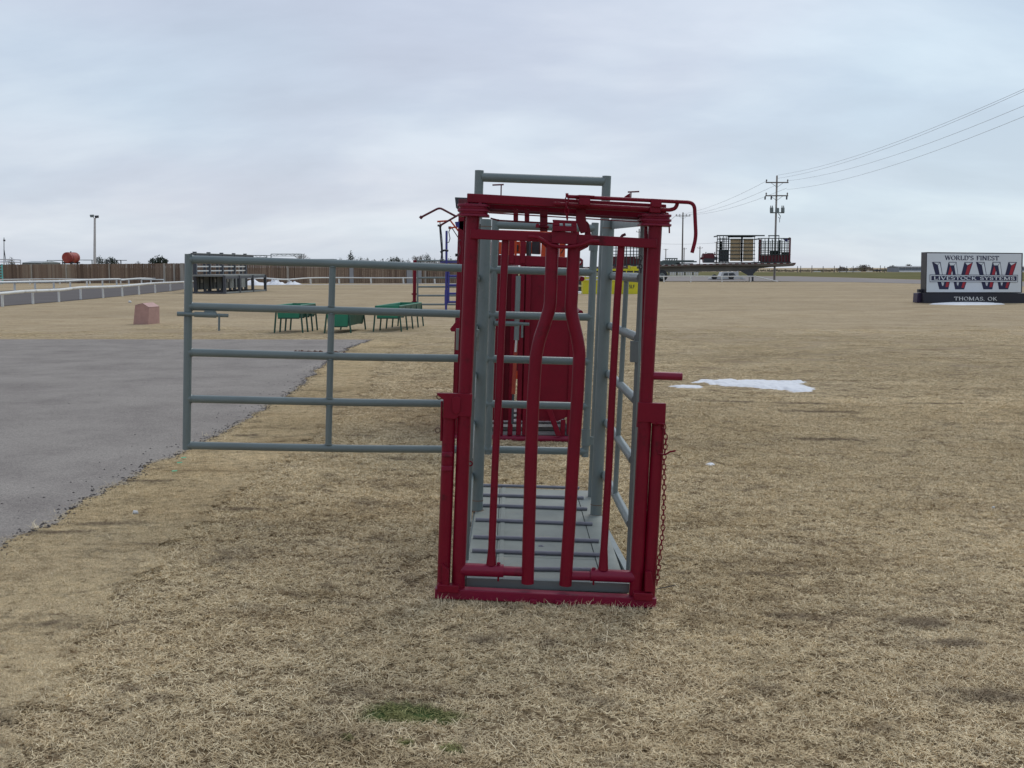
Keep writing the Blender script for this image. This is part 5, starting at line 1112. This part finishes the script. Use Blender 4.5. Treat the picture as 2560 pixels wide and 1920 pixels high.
for i in range(34):                                        # reflective tape, red and white
    xa_ = 1446 + i * 16; ya_ = float(np.interp(xa_, [1440, 1660, 1800, 1990], [668, 662, 658.6, 656.8]))
    T('reflector', [(xa_, ya_ + .4), (xa_ + 7, ya_ + .3), (xa_ + 7, ya_ + 2.1), (xa_, ya_ + 1.9)], .02, RFW, -.03); 
    if i % 1 == 0: T('reflector', [(xa_ + 8, ya_ + .3), (xa_ + 15.5, ya_ + .1), (xa_ + 15.5, ya_ + 1.8), (xa_ + 8, ya_ + 2)], .02, MAROON, -.025)
for dY in (.35, 2.4):
    for x_ in (1875, 1882):
        T('landing_leg', [(x_ - 2, 688), (x_ + 2, 688), (x_ + 2, 703.5), (x_ - 2, 703.5)], .2, DARK, dY)
T('landing_brace', [(1875, 690), (1884, 690), (1884, 692.5), (1875, 692.5)], 2.2, DARK, .4)
for x_ in (1655, 1620):
    for dY in (.3, 2.35):
        c_ = P(x_, 690, YTR + dY); rw = S(14.3, YTR); c_.z = rw; w_ = build(MB().pipe([c_, c_ + V(0, .03, 0), c_ + V(0, .3, 0)], 0, 24, radii=[rw * .93, rw, rw]), 'wheel', BLACK, TR)
        build(MB().pipe([c_ + V(0, -.015, 0), c_ + V(0, .01, 0)], rw * .5, 20), 'rim', GALV, w_); build(MB().pipe([c_ + V(0, -.06, 0), c_ + V(0, -.01, 0)], rw * .2, 12), 'hub', DARK, w_)
T('axle_box', [(1600, 680), (1664, 680), (1668, 687), (1600, 690)], 2.2, FB, .4)
# loads
CG = mat('dark_green_cage', (0.030, 0.045, 0.045), 0.5, 0, .2, 1); TAN = mat('tan_panel', (0.40, 0.31, 0.19), 0.7, 0, .08, 1.2)
def cage(name, label, x0, x1, yt, yb_, rails_, ups, m, d=1.8, extra=None):
    t = thing(name, (P((x0 + x1) / 2, yb_, YTR + .6).x, YTR + 1.5, P(x0, yb_, YTR + .6).z), label, 'cattle chute', 'cattle chutes loaded on the trailer')
    def B_(nm, a, b, c, e, dY=.6, dd=.07, mm=m): return build(MB().pbox(a, b, c, e, YTR + dY, dd), nm, mm, t)
    for dY in (.6, .6 + d):
        for y_ in rails_: B_('rail', x0, x1, y_ - .95, y_ + .95, dY)
        for x_ in ups: B_('upright', x_ - 1.5, x_ + 1.5, yt, yb_, dY)
        B_('top_rail', x0, x1, yt - 1, yt + 1, dY, .12); B_('base_rail', x0, x1, yb_ - 2.5, yb_, dY, .1)
    for x_ in (x0, x1): B_('end_bar', x_ - .8, x_ + .8, yt, yt + 3, .6, d); B_('end_bar', x_ - .8, x_ + .8, yb_ - 3, yb_, .6, d)
    return t, B_
t1, B1_ = cage('loaded_cage', 'tall dark cage with two tan panels loaded in the middle of the trailer', 1792.5, 1888, 589, 658, (599, 608.5, 618, 627, 636, 645.5), (1793, 1799, 1808, 1815, 1822, 1855, 1886), CG)
for x0, x1 in ((1825, 1852.3), (1857.5, 1883.8)): B1_('tan_sheet', x0, x1, 596.5, 652.5, .75, .05, TAN)
B1_('roof_beam', 1792, 1912, 587.5, 590.5, .5, .12); B1_('dark_sheet', 1796, 1822, 624, 655, .8, .05, DARK); 
for k_ in range(5): B1_('inner_bar', 1800 + k_ * 5, 1801.8 + k_ * 5, 594, 626, 1.4, .1, CG)
for y_ in (596, 604, 613, 621): B1_('inner_bar', 1795, 1824, y_ - .6, y_ + .6, 1.35, .1, CG); B1_('dark_sheet', 1798, 1805, 603, 628, .9, .05, DARK); B1_('door_post', 1852, 1857.5, 589, 654, .55, .15, DARK); B1_('roof_beam', 1824, 1884, 588, 593, .8, 1.2, DARK)
t2, B2_ = cage('loaded_cage', 'dark cage with maroon lower panels at the front end of the trailer', 1896, 1977, 596, 657.5, (608, 618, 627, 636), (1897, 1904, 1912, 1920, 1930, 1938, 1946, 1954, 1962, 1970, 1976), CG)
B2_('lower_sheet', 1900, 1974, 637.5, 656, .75, .05, MAROON)
for k_ in range(13): B2_('inner_bar', 1901 + k_ * 5.9, 1903.2 + k_ * 5.9, 600 + (k_ * 7 % 5), 656, 1.4, .1, CG)
for y_ in (603, 612.5, 622, 631): B2_('inner_bar', 1898, 1975, y_ - .7, y_ + .7, 1.35, .1, CG)
B2_('inner_panel', 1925, 1946, 626, 640, 1.6, .2, CG); B2_('inner_panel', 1954, 1972, 630, 640, 1.6, .2, CG); B2_('lower_sheet', 1896, 1903, 598, 653, .7, .06, MAROON); B2_('lower_sheet', 1972, 1977.5, 600, 655, .58, .12, MAROON)
for a in ((1921, 1923.5, 588, 640), (1946, 1948.5, 588, 640), (1921, 1948.5, 588, 590.5)): B2_('arch_bar', *a, 1.2, .12)
B2_('hatch', 1946, 1952, 600, 640, 1.3, .3, CG); build(MB().prism([P(1957, 597, YTR + .8), P(1970, 597, YTR + .8), P(1968, 606, YTR + .8)], (0, .1, 0)), 'blue_gusset', BLUE, t2); build(MB().ring(P(1974, 597, YTR + .6), S(3, YTR), S(.8, YTR), (0, 1, 0), 12, 6), 'lift_ring', MAROON, t2)
t3, B3_ = cage('loaded_cage', 'dark cage with maroon sides at the rear of the trailer, seen through the chute', 1506, 1607, 607, 668, (612, 620, 628, 637), (1508, 1518, 1530, 1540, 1552, 1560, 1566, 1576, 1584, 1592, 1600, 1606), CG)
B3_('lower_sheet', 1508, 1604, 641, 661, .75, .05, MAROON); B3_('lower_sheet', 1508, 1605, 661, 668, .7, .05, DARK)
lt = MB(); lt.pbox(1588, 1597, 643, 646, YTR + .72, .02); build(lt, 'white_decal', WHITE, t3)
mc = thing('loaded_machine', (P(1772, 655, YTR + 1).x, YTR + 1.4, P(1772, 657, YTR).z), 'squat maroon machine on the trailer deck beside the tall cage', 'machine')
build(MB().prism([P(x, y, YTR + .8) for x, y in [(1761, 657), (1758, 640), (1760, 634), (1784, 634), (1788, 642), (1786, 657)]], (0, 1.2, 0)), 'body', MAROON, mc, .03)
for q in ((1757, 1761, 633.5, 636.5), (1783, 1790, 635, 638), (1752, 1760, 643, 648), (1786, 1794, 642, 650), (1750, 1756, 646, 649), (1760, 1786, 646, 657)): build(MB().pbox(*q, YTR + .7, .25), 'arm', MAROON if q[3] < 650 else DARK, mc)
for q in ((1768, 1784, 632.5, 634),): build(MB().pbox(*q, YTR + .9, .1), 'handle', DARK, mc)
for x_ in (1765, 1787): build(MB().pbox(x_ - 1, x_ + 1, 630, 635, YTR + .9, .1), 'handle_post', DARK, mc)
fg = thing('flat_gate_stack', (P(1700, 660, YTR + 1).x, YTR + 1.4, P(1700, 662, YTR).z), 'stack of grey green gate frames lying flat on the rear of the trailer deck', 'gates')
GG = mat('grey_green_frame', (0.085, 0.11, 0.105), .6, 0, .15, 1)
for q in ((1610, 1700, 656, 662), (1640, 1742, 652.5, 656), (1660, 1735, 650.5, 652.6), (1666, 1694, 645, 647.5), (1690, 1733, 658, 660)): build(MB().pbox(*q, YTR + .7, 1.4), 'frame_layer', GG, fg)
for i in range(5): build(MB().beam(P(1666 + i * 6, 656, YTR + .8), P(1669 + i * 6, 646, YTR + .8), .1, .1), 'strut', GG, fg)
for i in range(6): build(MB().pbox(1615 + i * 22, 1619 + i * 22, 660, 663.5, YTR + .7, 1), 'bearer', WHITE, fg)

# white pickup-like carrier beyond the trailer, picket rows
YV = 140.0; wv = thing('white_truck', (P(1825, 700, YV).x, YV + 1, 0), 'white open truck with dark wheels parked beyond the flatbed trailer', 'truck')
VW = mat('truck_white', (0.50, 0.50, 0.49), .4, 0, .06, 1); GLS = mat('truck_glass', (0.05, 0.06, 0.07), .1, 0, .1, 1)
def Wt(nm, q, d, m, dY=0): return build(MB().prism([P(x, y, YV + dY) for x, y in q], (0, d, 0)), nm, m, wv, .02)
Wt('body', [(1776, 693), (1800, 691.5), (1806, 680), (1838, 679), (1846, 691), (1858, 692), (1858, 697), (1776, 698.5)], 1.9, VW); Wt('window', [(1810, 683), (1820, 682.5), (1820, 689), (1808, 689.5)], .02, GLS, -.02); Wt('window', [(1822, 682.5), (1834, 682), (1840, 689), (1822, 689)], .02, GLS, -.02)
Wt('bed_frame', [(1838, 680), (1846, 677), (1847, 690), (1842, 691)], .1, VW, .1); Wt('chassis', [(1779, 697), (1835, 697), (1835, 700), (1779, 700)], 1.6, DARK, .1); Wt('bumper', [(1856, 694), (1864, 695), (1864, 698.5), (1856, 698)], 1.6, VW, .1)
for x_ in (1786, 1828):
    for dY in (-.05, 1.7):
        c_ = P(x_, 697, YV + dY); rw = .34; c_.z = rw; w_ = build(MB().pipe([c_, c_ + V(0, .22, 0)], rw, 18), 'wheel', BLACK, wv); build(MB().pipe([c_ + V(0, -.02, 0), c_ + V(0, .01, 0)], rw * .35, 12), 'rim', DARK, w_)
bl = thing('barrier_row', (P(1705, 688, 190).x, 190, 0), 'row of dark and white bollard like slats beyond the trailer wheels', 'barrier')
for i in range(19): build(MB().pbox(1671 + i * 4, 1673.4 + i * 4, 680.5, 688 if i % 5 else 690, 190, .2), 'slat', WHITE if i % 5 else DARK, bl)
build(MB().pbox(1669, 1748, 679.5, 681.5, 190.3, .3), 'top_bar', GALV, bl)

# ================================================================== utility poles and wires
def upole(px, yt, arm_y, arm_w, Yq, label, m=PWOODD, r0=.16, r1=.11, arms=1, ins=2, pm=None):
    top = P(px, yt, Yq); t = thing('utility_pole', (top.x, Yq, 0), label, 'utility pole', 'utility poles along the road')
    build(MB().pipe([V(top.x, Yq, 0), top], 0, 10, radii=[r0, r1]), 'pole', pm or m, t)
    for k in range(arms):
        z_ = P(px, arm_y[k], Yq).z; w = S(arm_w / 2, Yq); a_ = build(MB().beam(V(top.x - w, Yq - .12, z_), V(top.x + w, Yq - .12, z_), .11, .13), 'crossarm', m, t)
        for s_ in (-1, 1):
            build(MB().beam(V(top.x + s_ * w * .55, Yq - .13, z_ - .02), V(top.x, Yq - .13, z_ - w * .42), .03, .04), 'arm_brace', GALV, a_)
            for q in ([.93] if ins == 2 else [.93, .45]): build(MB().pipe([V(top.x + s_ * w * q, Yq - .12, z_ + .05), V(top.x + s_ * w * q, Yq - .12, z_ + .2), V(top.x + s_ * w * q, Yq - .12, z_ + .35)], 0, 8, radii=[.03, .09, .06]), 'insulator', m, a_)
    return t
YP = 125.0
up1 = upole(1942.5, 439, (456.5, 489.5), 56, YP, 'tall utility pole with two crossarms and three transformers, right of the trailer load', PWOODD, .13, .10, 2, 2, PWOOD)
def U(nm, ps, r_, m=GALV, par=up1): return build(MB().pipe([P(x, y, YP - .25) for x, y in ps], r_, 8), nm, m, par)
for x_ in (1913, 1928.5, 1967):
    U('hanging_insulator', [(x_, 491), (x_ - .5, 499)], .09, DARK)
for x_ in (1929, 1957):
    c_ = P(x_, 526, YP - .3); tb_ = build(MB().pipe([P(x_, 531, YP - .3), P(x_, 519, YP - .3)], S(4.4, YP), 14), 'transformer', GALV, up1)
    for dx_ in (-2, 2): build(MB().pipe([P(x_ + dx_, 519, YP - .3), P(x_ + dx_, 514, YP - .3)], .05, 6), 'bushing', DARK, tb_)
tb_ = build(MB().pipe([P(1943, 533, YP - .55), P(1943, 520, YP - .55)], S(4.8, YP), 14), 'transformer', GALV, up1); build(MB().pbox(1926, 1961, 530.5, 533, YP - .2, .2), 'mounting_bar', GALV, up1)
U('drop_cable', [(1946, 534), (1951, 540), (1950, 547), (1946, 543)], .04, DARK); U('drop_cable', [(1949, 547), (1949, 556)], .03, DARK)
upole(1707.5, 531, (540,), 36, 215, 'second utility pole standing between the chute lever and the maroon machine', PWOODD, .17, .12, 1, 4)
upole(1664.7, 622, (624,), 11, 560, 'tiny distant utility pole just right of the red post', PWOODD, .24, .2); upole(1710.5, 619, (622,), 12, 520, 'tiny distant utility pole directly behind the second pole', PWOODD, .24, .2); upole(1750, 616, (620,), 14, 470, 'distant utility pole left of the maroon machine', PWOODD, .22, .18)
upole(1598, 572, (580,), 14, 330, 'distant utility pole mostly hidden behind the chute post', PWOODD, .2, .16)
upole(1791, 604, (606.5,), 9, 520, 'distant utility pole top beside the tall cage', PWOODD, .22, .18)
WIRE = mat('wire', (0.30, 0.31, 0.33), .6, 0, 0, 1)
def wire(a, b, sag, r_, label, n_=26):
    a, b = Vector(a), Vector(b); ps = [a.lerp(b, i / n_) - V(0, 0, sag * 4 * (i / n_) * (1 - i / n_)) for i in range(n_ + 1)]
    mid = (a + b) / 2; o = build(MB().pipe(ps, r_, 5), 'power_line', WIRE, None, off=mid); tag(o, label, 'power line', 'power lines between the poles')
def wend(py): return P(2560, py, 62)
for (x_, y_, py, lb) in ((1943, 438, 222.5, 'uppermost power line running from the pole top to the upper right'), (1943.5, 446, 228, 'power line just below the uppermost one at the upper right'), (1968, 452, 264, 'third power line from the top at the upper right'), (1967, 474, 291, 'lowest power line running to the upper right')):
    a_ = P(x_, y_, YP); w_ = wend(py); sag = 1.6; t_q = (w_.y - YP) / (30 - YP)
    b_ = a_ + (w_ + V(0, 0, sag * 4 * t_q * (1 - t_q)) - a_) / t_q; wire(a_, b_, sag, .0105, lb)
for (x_, y_, x2, y2, lb) in ((1915, 453, 1691, 537, 'power line from the left crossarm end up to the second pole'), (1941, 462, 1709, 537, 'power line from the middle of the tall pole to the second pole'), (1967, 470, 1723, 537, 'lower power line between the two nearest poles')):
    wire(P(x_, y_, YP), P(x2, y2, 215), .7, .015, lb)
for (x2, x3, lb) in ((1692, 1600, 'faint far power line left of the second pole'),): wire(P(x2, 537, 215), P(x3, 579, 330), 1.2, .03, lb)
wire(P(1600, 606, 520), P(1800, 606.5, 520), .8, .05, 'faint level far power line crossing behind the second pole')

# ================================================================== far right horizon
mb = thing('metal_building', (P(2290, 680, 380).x, 385, 0), 'long low blue grey metal building at the horizon left of the sign', 'building')
MBW = mat('metal_siding', (0.18, 0.21, 0.245), .6, 0, .06, .2)
a_, b_ = P(2247, 680, 380), P(2640, 680, 380); h = P(2247, 665, 380).z; h0 = 0
build(MB().box(((a_.x + b_.x) / 2, 386, h * .4), (b_.x - a_.x, 12, h * .8)), 'wall', MBW, mb)
rf = MB(); rf.prism([V(a_.x - .2, 379.5, h * .8), V(a_.x - .2, 386, h), V(a_.x - .2, 392.5, h * .8)], (b_.x - a_.x + .4, 0, 0)); build(rf, 'roof', mat('metal_roof', (0.14, 0.16, 0.18), .6, 0, .06, .2), mb)
build(MB().box(((a_.x + b_.x) / 2, 379.6, .25), (b_.x - a_.x, .1, .5)), 'white_base', SNOW, mb)
for i in range(26): build(MB().box((a_.x + (b_.x - a_.x) * i / 25, 379.85, h * .4), (.25, .12, h * .78)), 'wall_rib', mat('rib', (0.24, 0.27, 0.30), .6) if i == 0 else bpy.data.materials['rib'], mb)
rnd = random.Random(9); m_ = MB()
for i in range(2600):                                   # scrubby hedgerow along the far field edge
    px = rnd.uniform(1300, 2700); Yq = rnd.uniform(400, 520); hh = S(3.0, Yq) + (S(7, Yq) if 2125 < px < 2180 else 0) + (S(6, Yq) if 2220 < px < 2245 or 2262 < px < 2285 else 0) + (S(3, Yq) if px > 2085 else 0)
    hh *= rnd.uniform(.3, 1.05); p = P(px, 690, Yq); p.z = rnd.uniform(0, hh); a = Vector((rnd.gauss(0, 1), 0, rnd.gauss(0, 1))).normalized(); b = Vector((a.z, .3, -a.x)).normalized(); s_ = rnd.uniform(.25, .9)
    m_.add([p + a * s_, p + b * s_ * .35, p - a * s_, p - b * s_ * .35], [(0, 1, 2, 3)])
o = build(m_, 'far_hedgerow', SCRUB, smooth=False); tag(o, 'low line of bare brown scrub along the far edge of the green field', 'scrub', kind='stuff')
def farbush(px, w, yt, label, sd_):
    r2 = random.Random(sd_); Yq = 430; p = P(px, yt, Yq); t = thing('bare_bush', (p.x, Yq, 0), label, 'bush', 'bare bushes on the right horizon'); m = MB()
    for i in range(90):
        x_ = r2.gauss(0, S(w / 3.4, Yq)); m.pipe([V(p.x + x_ * .2, Yq, 0), V(p.x + x_ * .7, Yq + r2.uniform(-1, 1), p.z * .55), V(p.x + x_, Yq, p.z * r2.uniform(.75, 1.0) * math.exp(-(x_ / S(w / 1.6, Yq)) ** 2))], 0, 3, False, radii=[.10, .07, .04])
    build(m, 'branches', BARK, t, smooth=False); build(foliage(V(p.x, Yq, p.z * .5), S(w / 2, Yq), 2, p.z * .45, 160, .35, 'b', r2), 'twigs', SCRUB, t, smooth=False)
farbush(2160, 36, 661, 'bare bush on the horizon in the middle between trailer and sign', 1); farbush(2232, 22, 663, 'bare bush on the horizon just left of the metal building', 2); farbush(2272, 24, 659.5, 'bare bush rising behind the metal building', 3); farbush(2105, 26, 666, 'low bare bush at the left of the horizon bushes', 4)
for i, px in enumerate((1994, 2002, 2030, 2058, 2086, 2100, 2117, 2133, 2201, 2212)):
    a_ = P(px, 665.5 - (i % 3), 330); pt = build(MB().pipe([V(a_.x, 330, 0), a_], 0, 6, radii=[.12, .10]), 'field_post', PWOODD, None, off=V(a_.x, 330, 0))
    tag(pt, ['single field post nearest the trailer tip', 'second field post right of the trailer tip', 'third field post right of the trailer tip', 'field post in the middle of the bare stretch', 'field post left of the scrub clumps', 'field post at the left scrub clump', 'field post inside the left scrub clump', 'field post left of the middle bush', 'field post right of the middle bush', 'field post left of the last bush'][i], 'post', 'field posts on the right horizon')
for (x0, x1, y0, lb) in ((2099, 2152, 679.5, 'long thin line of snow under the scrub'), (2036, 2052, 679.5, 'short line of snow left of the scrub'), (2168, 2182, 679, 'short line of snow under the middle bush')):
    o = build(MB().pbox(x0, x1, y0 - 1.6, y0, 345, 1), 'far_snow', SNOW); o.data.transform(Matrix.Translation((0, 0, 0))); tag(o, lb, 'snow', kind='stuff')
for (x0, x1, lb) in ((2190, 2210, 'dark distant implement parked by the scrub'),):
    t = thing('parked_implement', (P(2195, 679, 340).x, 340, 0), lb, 'machine'); build(MB().pbox(x0, x1 - 6, 674, 677.5, 340, 2), 'body', DARK, t); build(MB().pbox(x0 + 2, x0 + 5, 676, 679.5, 339.8, .6), 'wheel', BLACK, t); build(MB().pbox(x1 - 12, x1 - 9, 676, 679.5, 339.8, .6), 'wheel', BLACK, t)

# ================================================================== the sign
YG = 47.5; sg = thing('billboard_sign', (P(2436, 757, YG).x, YG + .3, 0), 'white and black roadside sign reading World\'s Finest WW Livestock Systems, Thomas, OK', 'sign')
SW = mat('sign_white', (0.64, 0.68, 0.71), .5, 0, .03, 1); SBK = mat('sign_black', (0.012, 0.012, 0.022), .4, 0, .1, 1); NAVY = mat('sign_navy', (0.010, 0.012, 0.055), .5, 0, 0, 1); SR = mat('sign_red', (0.36, 0.015, 0.03), .5, 0, 0, 1); SNV = mat('sign_purple_black', (0.030, 0.018, 0.055), .5, 0, .1, 1)
def q2(x, y): return (2280 + x / 7.9, 600 + y / 7.9)
def SP2(x, y, dY): return P(*q2(x, y), YG - dY)
def shape(nm, pts_, m, dY, par, th=.004): return build(MB().prism([SP2(x, y, dY) for x, y in pts_], (0, th, 0)), nm, m, par, smooth=False)
cab = build(MB().prism([SP2(x, y, 0) for x, y in [(287, 238), (2192, 256), (2175, 1044), (270, 1044)]], (0.0, .62, 0)), 'cabinet', SBK, sg, .01)
base = build(MB().prism([SP2(x, y, -.02) for x, y in [(225, 1044), (2460, 1052), (2460, 1262), (222, 1246)]], (0, .75, 0)), 'base', SBK, sg, .01)
build(MB().prism([SP2(x, y, -.3) for x, y in [(110, 1050), (230, 1046), (222, 1240), (96, 1238)]], (0, .5, 0)), 'base_return', SNV, sg, .01)
build(MB().pbox(2296.5, 2306, 723, 731, YG + .4, .2), 'fitting', DARK, sg)
face = shape('face_panel', [(300, 262), (2166, 274), (2152, 1030), (285, 1030)], SW, .012, sg, .01)
def W(ox):
    def o(l_): return [(x + ox, y) for x, y in l_]
    shape('letter_back', o([(396, 433), (563, 433), (606, 690), (622, 900), (680, 640), (724, 433), (878, 433), (912, 690), (914, 890), (975, 680), (1037, 436), (1205, 436), (1030, 974), (851, 974), (789, 640), (718, 974), (541, 974)]), NAVY, .018, face)
    for l_, m in (([(430, 446), (548, 446), (504, 488)], SW), ([(552, 452), (596, 690), (611, 905), (596, 900), (540, 640), (512, 494)], SW), ([(736, 446), (868, 446), (828, 500), (752, 500)], SW), ([(872, 452), (903, 690), (903, 890), (892, 900), (866, 690), (836, 508)], SW),
                  ([(1055, 448), (1185, 448), (1092, 500)], SW), ([(754, 508), (784, 600), (740, 780), (716, 930), (660, 930), (700, 720)], SR), ([(1100, 508), (1186, 452), (1110, 690), (1020, 950), (975, 940), (1040, 720)], SR),
                  ([(612, 850), (626, 850), (620, 915)], SW), ([(904, 850), (922, 850), (910, 915)], SW), ([(782, 650), (792, 610), (800, 650), (806, 682), (774, 682)], SW)):
        shape('letter_facet', o(l_), m, .024, face)
W(0); W(868)
for l_ in ([(352, 682), (2092, 690), (2090, 700), (352, 691)], [(352, 820), (2090, 828), (2090, 834), (352, 828)], [(352, 682), (359, 682), (359, 828), (352, 828)], [(2085, 690), (2092, 690), (2090, 834), (2083, 834)]): shape('name_border', l_, NAVY, .036, face)
shape('name_border', [(359, 690), (2084, 698), (2084, 830), (359, 822)], SW, .031, face)
shape('name_band', [(384, 708), (2066, 716), (2066, 806), (384, 798)], NAVY, .038, face)
# serif lettering drawn from strokes
TH, TN = .17, .065
def arc(cx, cy, rx, ry, a0, a1, n_=10): return [(cx + rx * math.cos(R(a0 + (a1 - a0) * i / n_)), cy + ry * math.sin(R(a0 + (a1 - a0) * i / n_))) for i in range(n_ + 1)]
GL = {'W': (1.15, [[(.08, 1), (.32, 0)], [(.32, 0), (.56, 1)], [(.56, 1), (.82, 0)], [(.82, 0), (1.05, 1)]], [(.08, 1), (.56, 1), (1.05, 1)]),
 'O': (.85, [arc(.42, .5, .36, .46, 0, 360, 20)], []), 'R': (.82, [[(.18, 0), (.18, 1)], [(.18, .96), (.42, .96)] + arc(.42, .74, .22, .22, 90, -90), [(.42, .52), (.18, .52)], [(.40, .52), (.74, 0)]], [(.18, 0), (.18, 1), (.74, 0)]),
 'L': (.70, [[(.18, 0), (.18, 1)], [(.18, .04), (.62, .04)], [(.62, .04), (.64, .25)]], [(.18, 0), (.18, 1)]), 'D': (.86, [[(.18, 0), (.18, 1)], [(.18, .96), (.40, .96)] + arc(.40, .5, .36, .46, 90, -90, 14), [(.40, .04), (.18, .04)]], [(.18, 0), (.18, 1)]),
 "'": (.22, [[(.1, 1), (.08, .72)]], []), 'S': (.66, [arc(.33, .74, .22, .21, 20, 270, 12), arc(.33, .27, .24, .23, 90, -160, 12)], []), 'F': (.66, [[(.18, 0), (.18, 1)], [(.18, .96), (.60, .96)], [(.18, .52), (.48, .52)], [(.60, .96), (.61, .76)]], [(.18, 0), (.18, 1)]),
 'I': (.36, [[(.18, 0), (.18, 1)]], [(.18, 0), (.18, 1)]), 'N': (.92, [[(.15, 0), (.15, 1)], [(.17, 1), (.75, 0)], [(.76, 0), (.76, 1)]], [(.15, 0), (.13, 1), (.76, 1)]), 'E': (.72, [[(.18, 0), (.18, 1)], [(.18, .96), (.62, .96)], [(.18, .52), (.48, .52)], [(.18, .04), (.64, .04)], [(.62, .96), (.63, .78)], [(.64, .04), (.66, .24)]], [(.18, 0), (.18, 1)]),
 'T': (.78, [[(.39, 0), (.39, 1)], [(.06, .96), (.72, .96)], [(.07, .96), (.05, .76)], [(.71, .96), (.73, .76)]], [(.39, 0)]), 'V': (.82, [[(.08, 1), (.42, 0)], [(.42, 0), (.74, 1)]], [(.08, 1), (.74, 1)]), 'C': (.80, [arc(.44, .5, .36, .46, 45, 315, 16), [(.70, .82), (.72, .98)]], []),
 'K': (.86, [[(.18, 0), (.18, 1)], [(.20, .42), (.68, 1)], [(.36, .58), (.74, 0)]], [(.18, 0), (.18, 1), (.74, 0), (.66, 1)]), 'Y': (.78, [[(.08, 1), (.39, .48)], [(.72, 1), (.39, .48)], [(.39, .5), (.39, 0)]], [(.08, 1), (.72, 1), (.39, 0)]), 'M': (1.08, [[(.16, 0), (.16, 1)], [(.18, 1), (.54, .05)], [(.54, .05), (.90, 1)], [(.91, 0), (.91, 1)]], [(.16, 0), (.14, 1), (.91, 0), (.93, 1)]),
 'H': (.92, [[(.18, 0), (.18, 1)], [(.74, 0), (.74, 1)], [(.18, .52), (.74, .52)]], [(.18, 0), (.18, 1), (.74, 0), (.74, 1)]), 'A': (.88, [[(.08, 0), (.42, 1)], [(.42, 1), (.80, 0)], [(.20, .32), (.66, .32)]], [(.08, 0), (.80, 0)]), ',': (.26, [[(.12, .10), (.06, -.16)]], []), ' ': (.42, [], [])}
def lettering(txt, x0, y0a, x1, y1a, hh, m, dY, par, bold=1.0, sp=.06):
    tot = sum(GL[c_][0] + sp for c_ in txt); sx = (x1 - x0) / tot; cur = 0.0; k = 0
    for c_ in txt:
        w_, st, se = GL[c_]; mb_ = MB()
        def tx(p): 
            X = x0 + (cur + p[0]) * sx; base_y = y0a + (y1a - y0a) * (X - x0) / (x1 - x0); return X, base_y - p[1] * hh
        for s_ in st:
            for a, b in zip(s_, s_[1:]):
                (ax, ay), (bx, by) = tx(a), tx(b); L_ = math.hypot(bx - ax, by - ay)
                if L_ < 1e-6: continue
                ux, uy = (bx - ax) / L_, (by - ay) / L_; ve = abs(uy); up_ = (b[0] - a[0]) * (b[1] - a[1]) > 0
                w2 = (TN + (TH - TN) * ve * (1 if not up_ or ve > .985 else .25)) * hh * .5 * bold; k += 1; e_ = w2 * .3 if len(s_) > 2 else 0
                mb_.prism([SP2(ax - ux * e_ - uy * w2, ay - uy * e_ + ux * w2, dY + .0002 * (k % 9)), SP2(bx + ux * e_ - uy * w2, by + uy * e_ + ux * w2, dY + .0002 * (k % 9)), SP2(bx + ux * e_ + uy * w2, by + uy * e_ - ux * w2, dY + .0002 * (k % 9)), SP2(ax - ux * e_ + uy * w2, ay - uy * e_ - ux * w2, dY + .0002 * (k % 9))], (0, .003, 0))
        for p in se:
            (ax, ay) = tx(p); w2 = .17 * hh; t2 = .035 * hh; ay += t2 if p[1] > .5 else -t2
            mb_.prism([SP2(ax - w2, ay - t2, dY + .002), SP2(ax + w2, ay - t2, dY + .002), SP2(ax + w2, ay + t2, dY + .002), SP2(ax - w2, ay + t2, dY + .002)], (0, .003, 0))
        if mb_.v: build(mb_, 'letter', m, par, smooth=False)
        cur += w_ + sp
lettering("WORLD'S FINEST", 652, 394, 1722, 404, 88, NAVY, .018, face, 1.3)
lettering("LIVESTOCK SYSTEMS", 428, 783, 2036, 792, 64, SW, .044, face, 1.9)
lettering("THOMAS, OK", 832, 1192, 1690, 1198, 72, WHITE, .012, base, 1.5)
# merge letter pieces of one line into objects already made; done
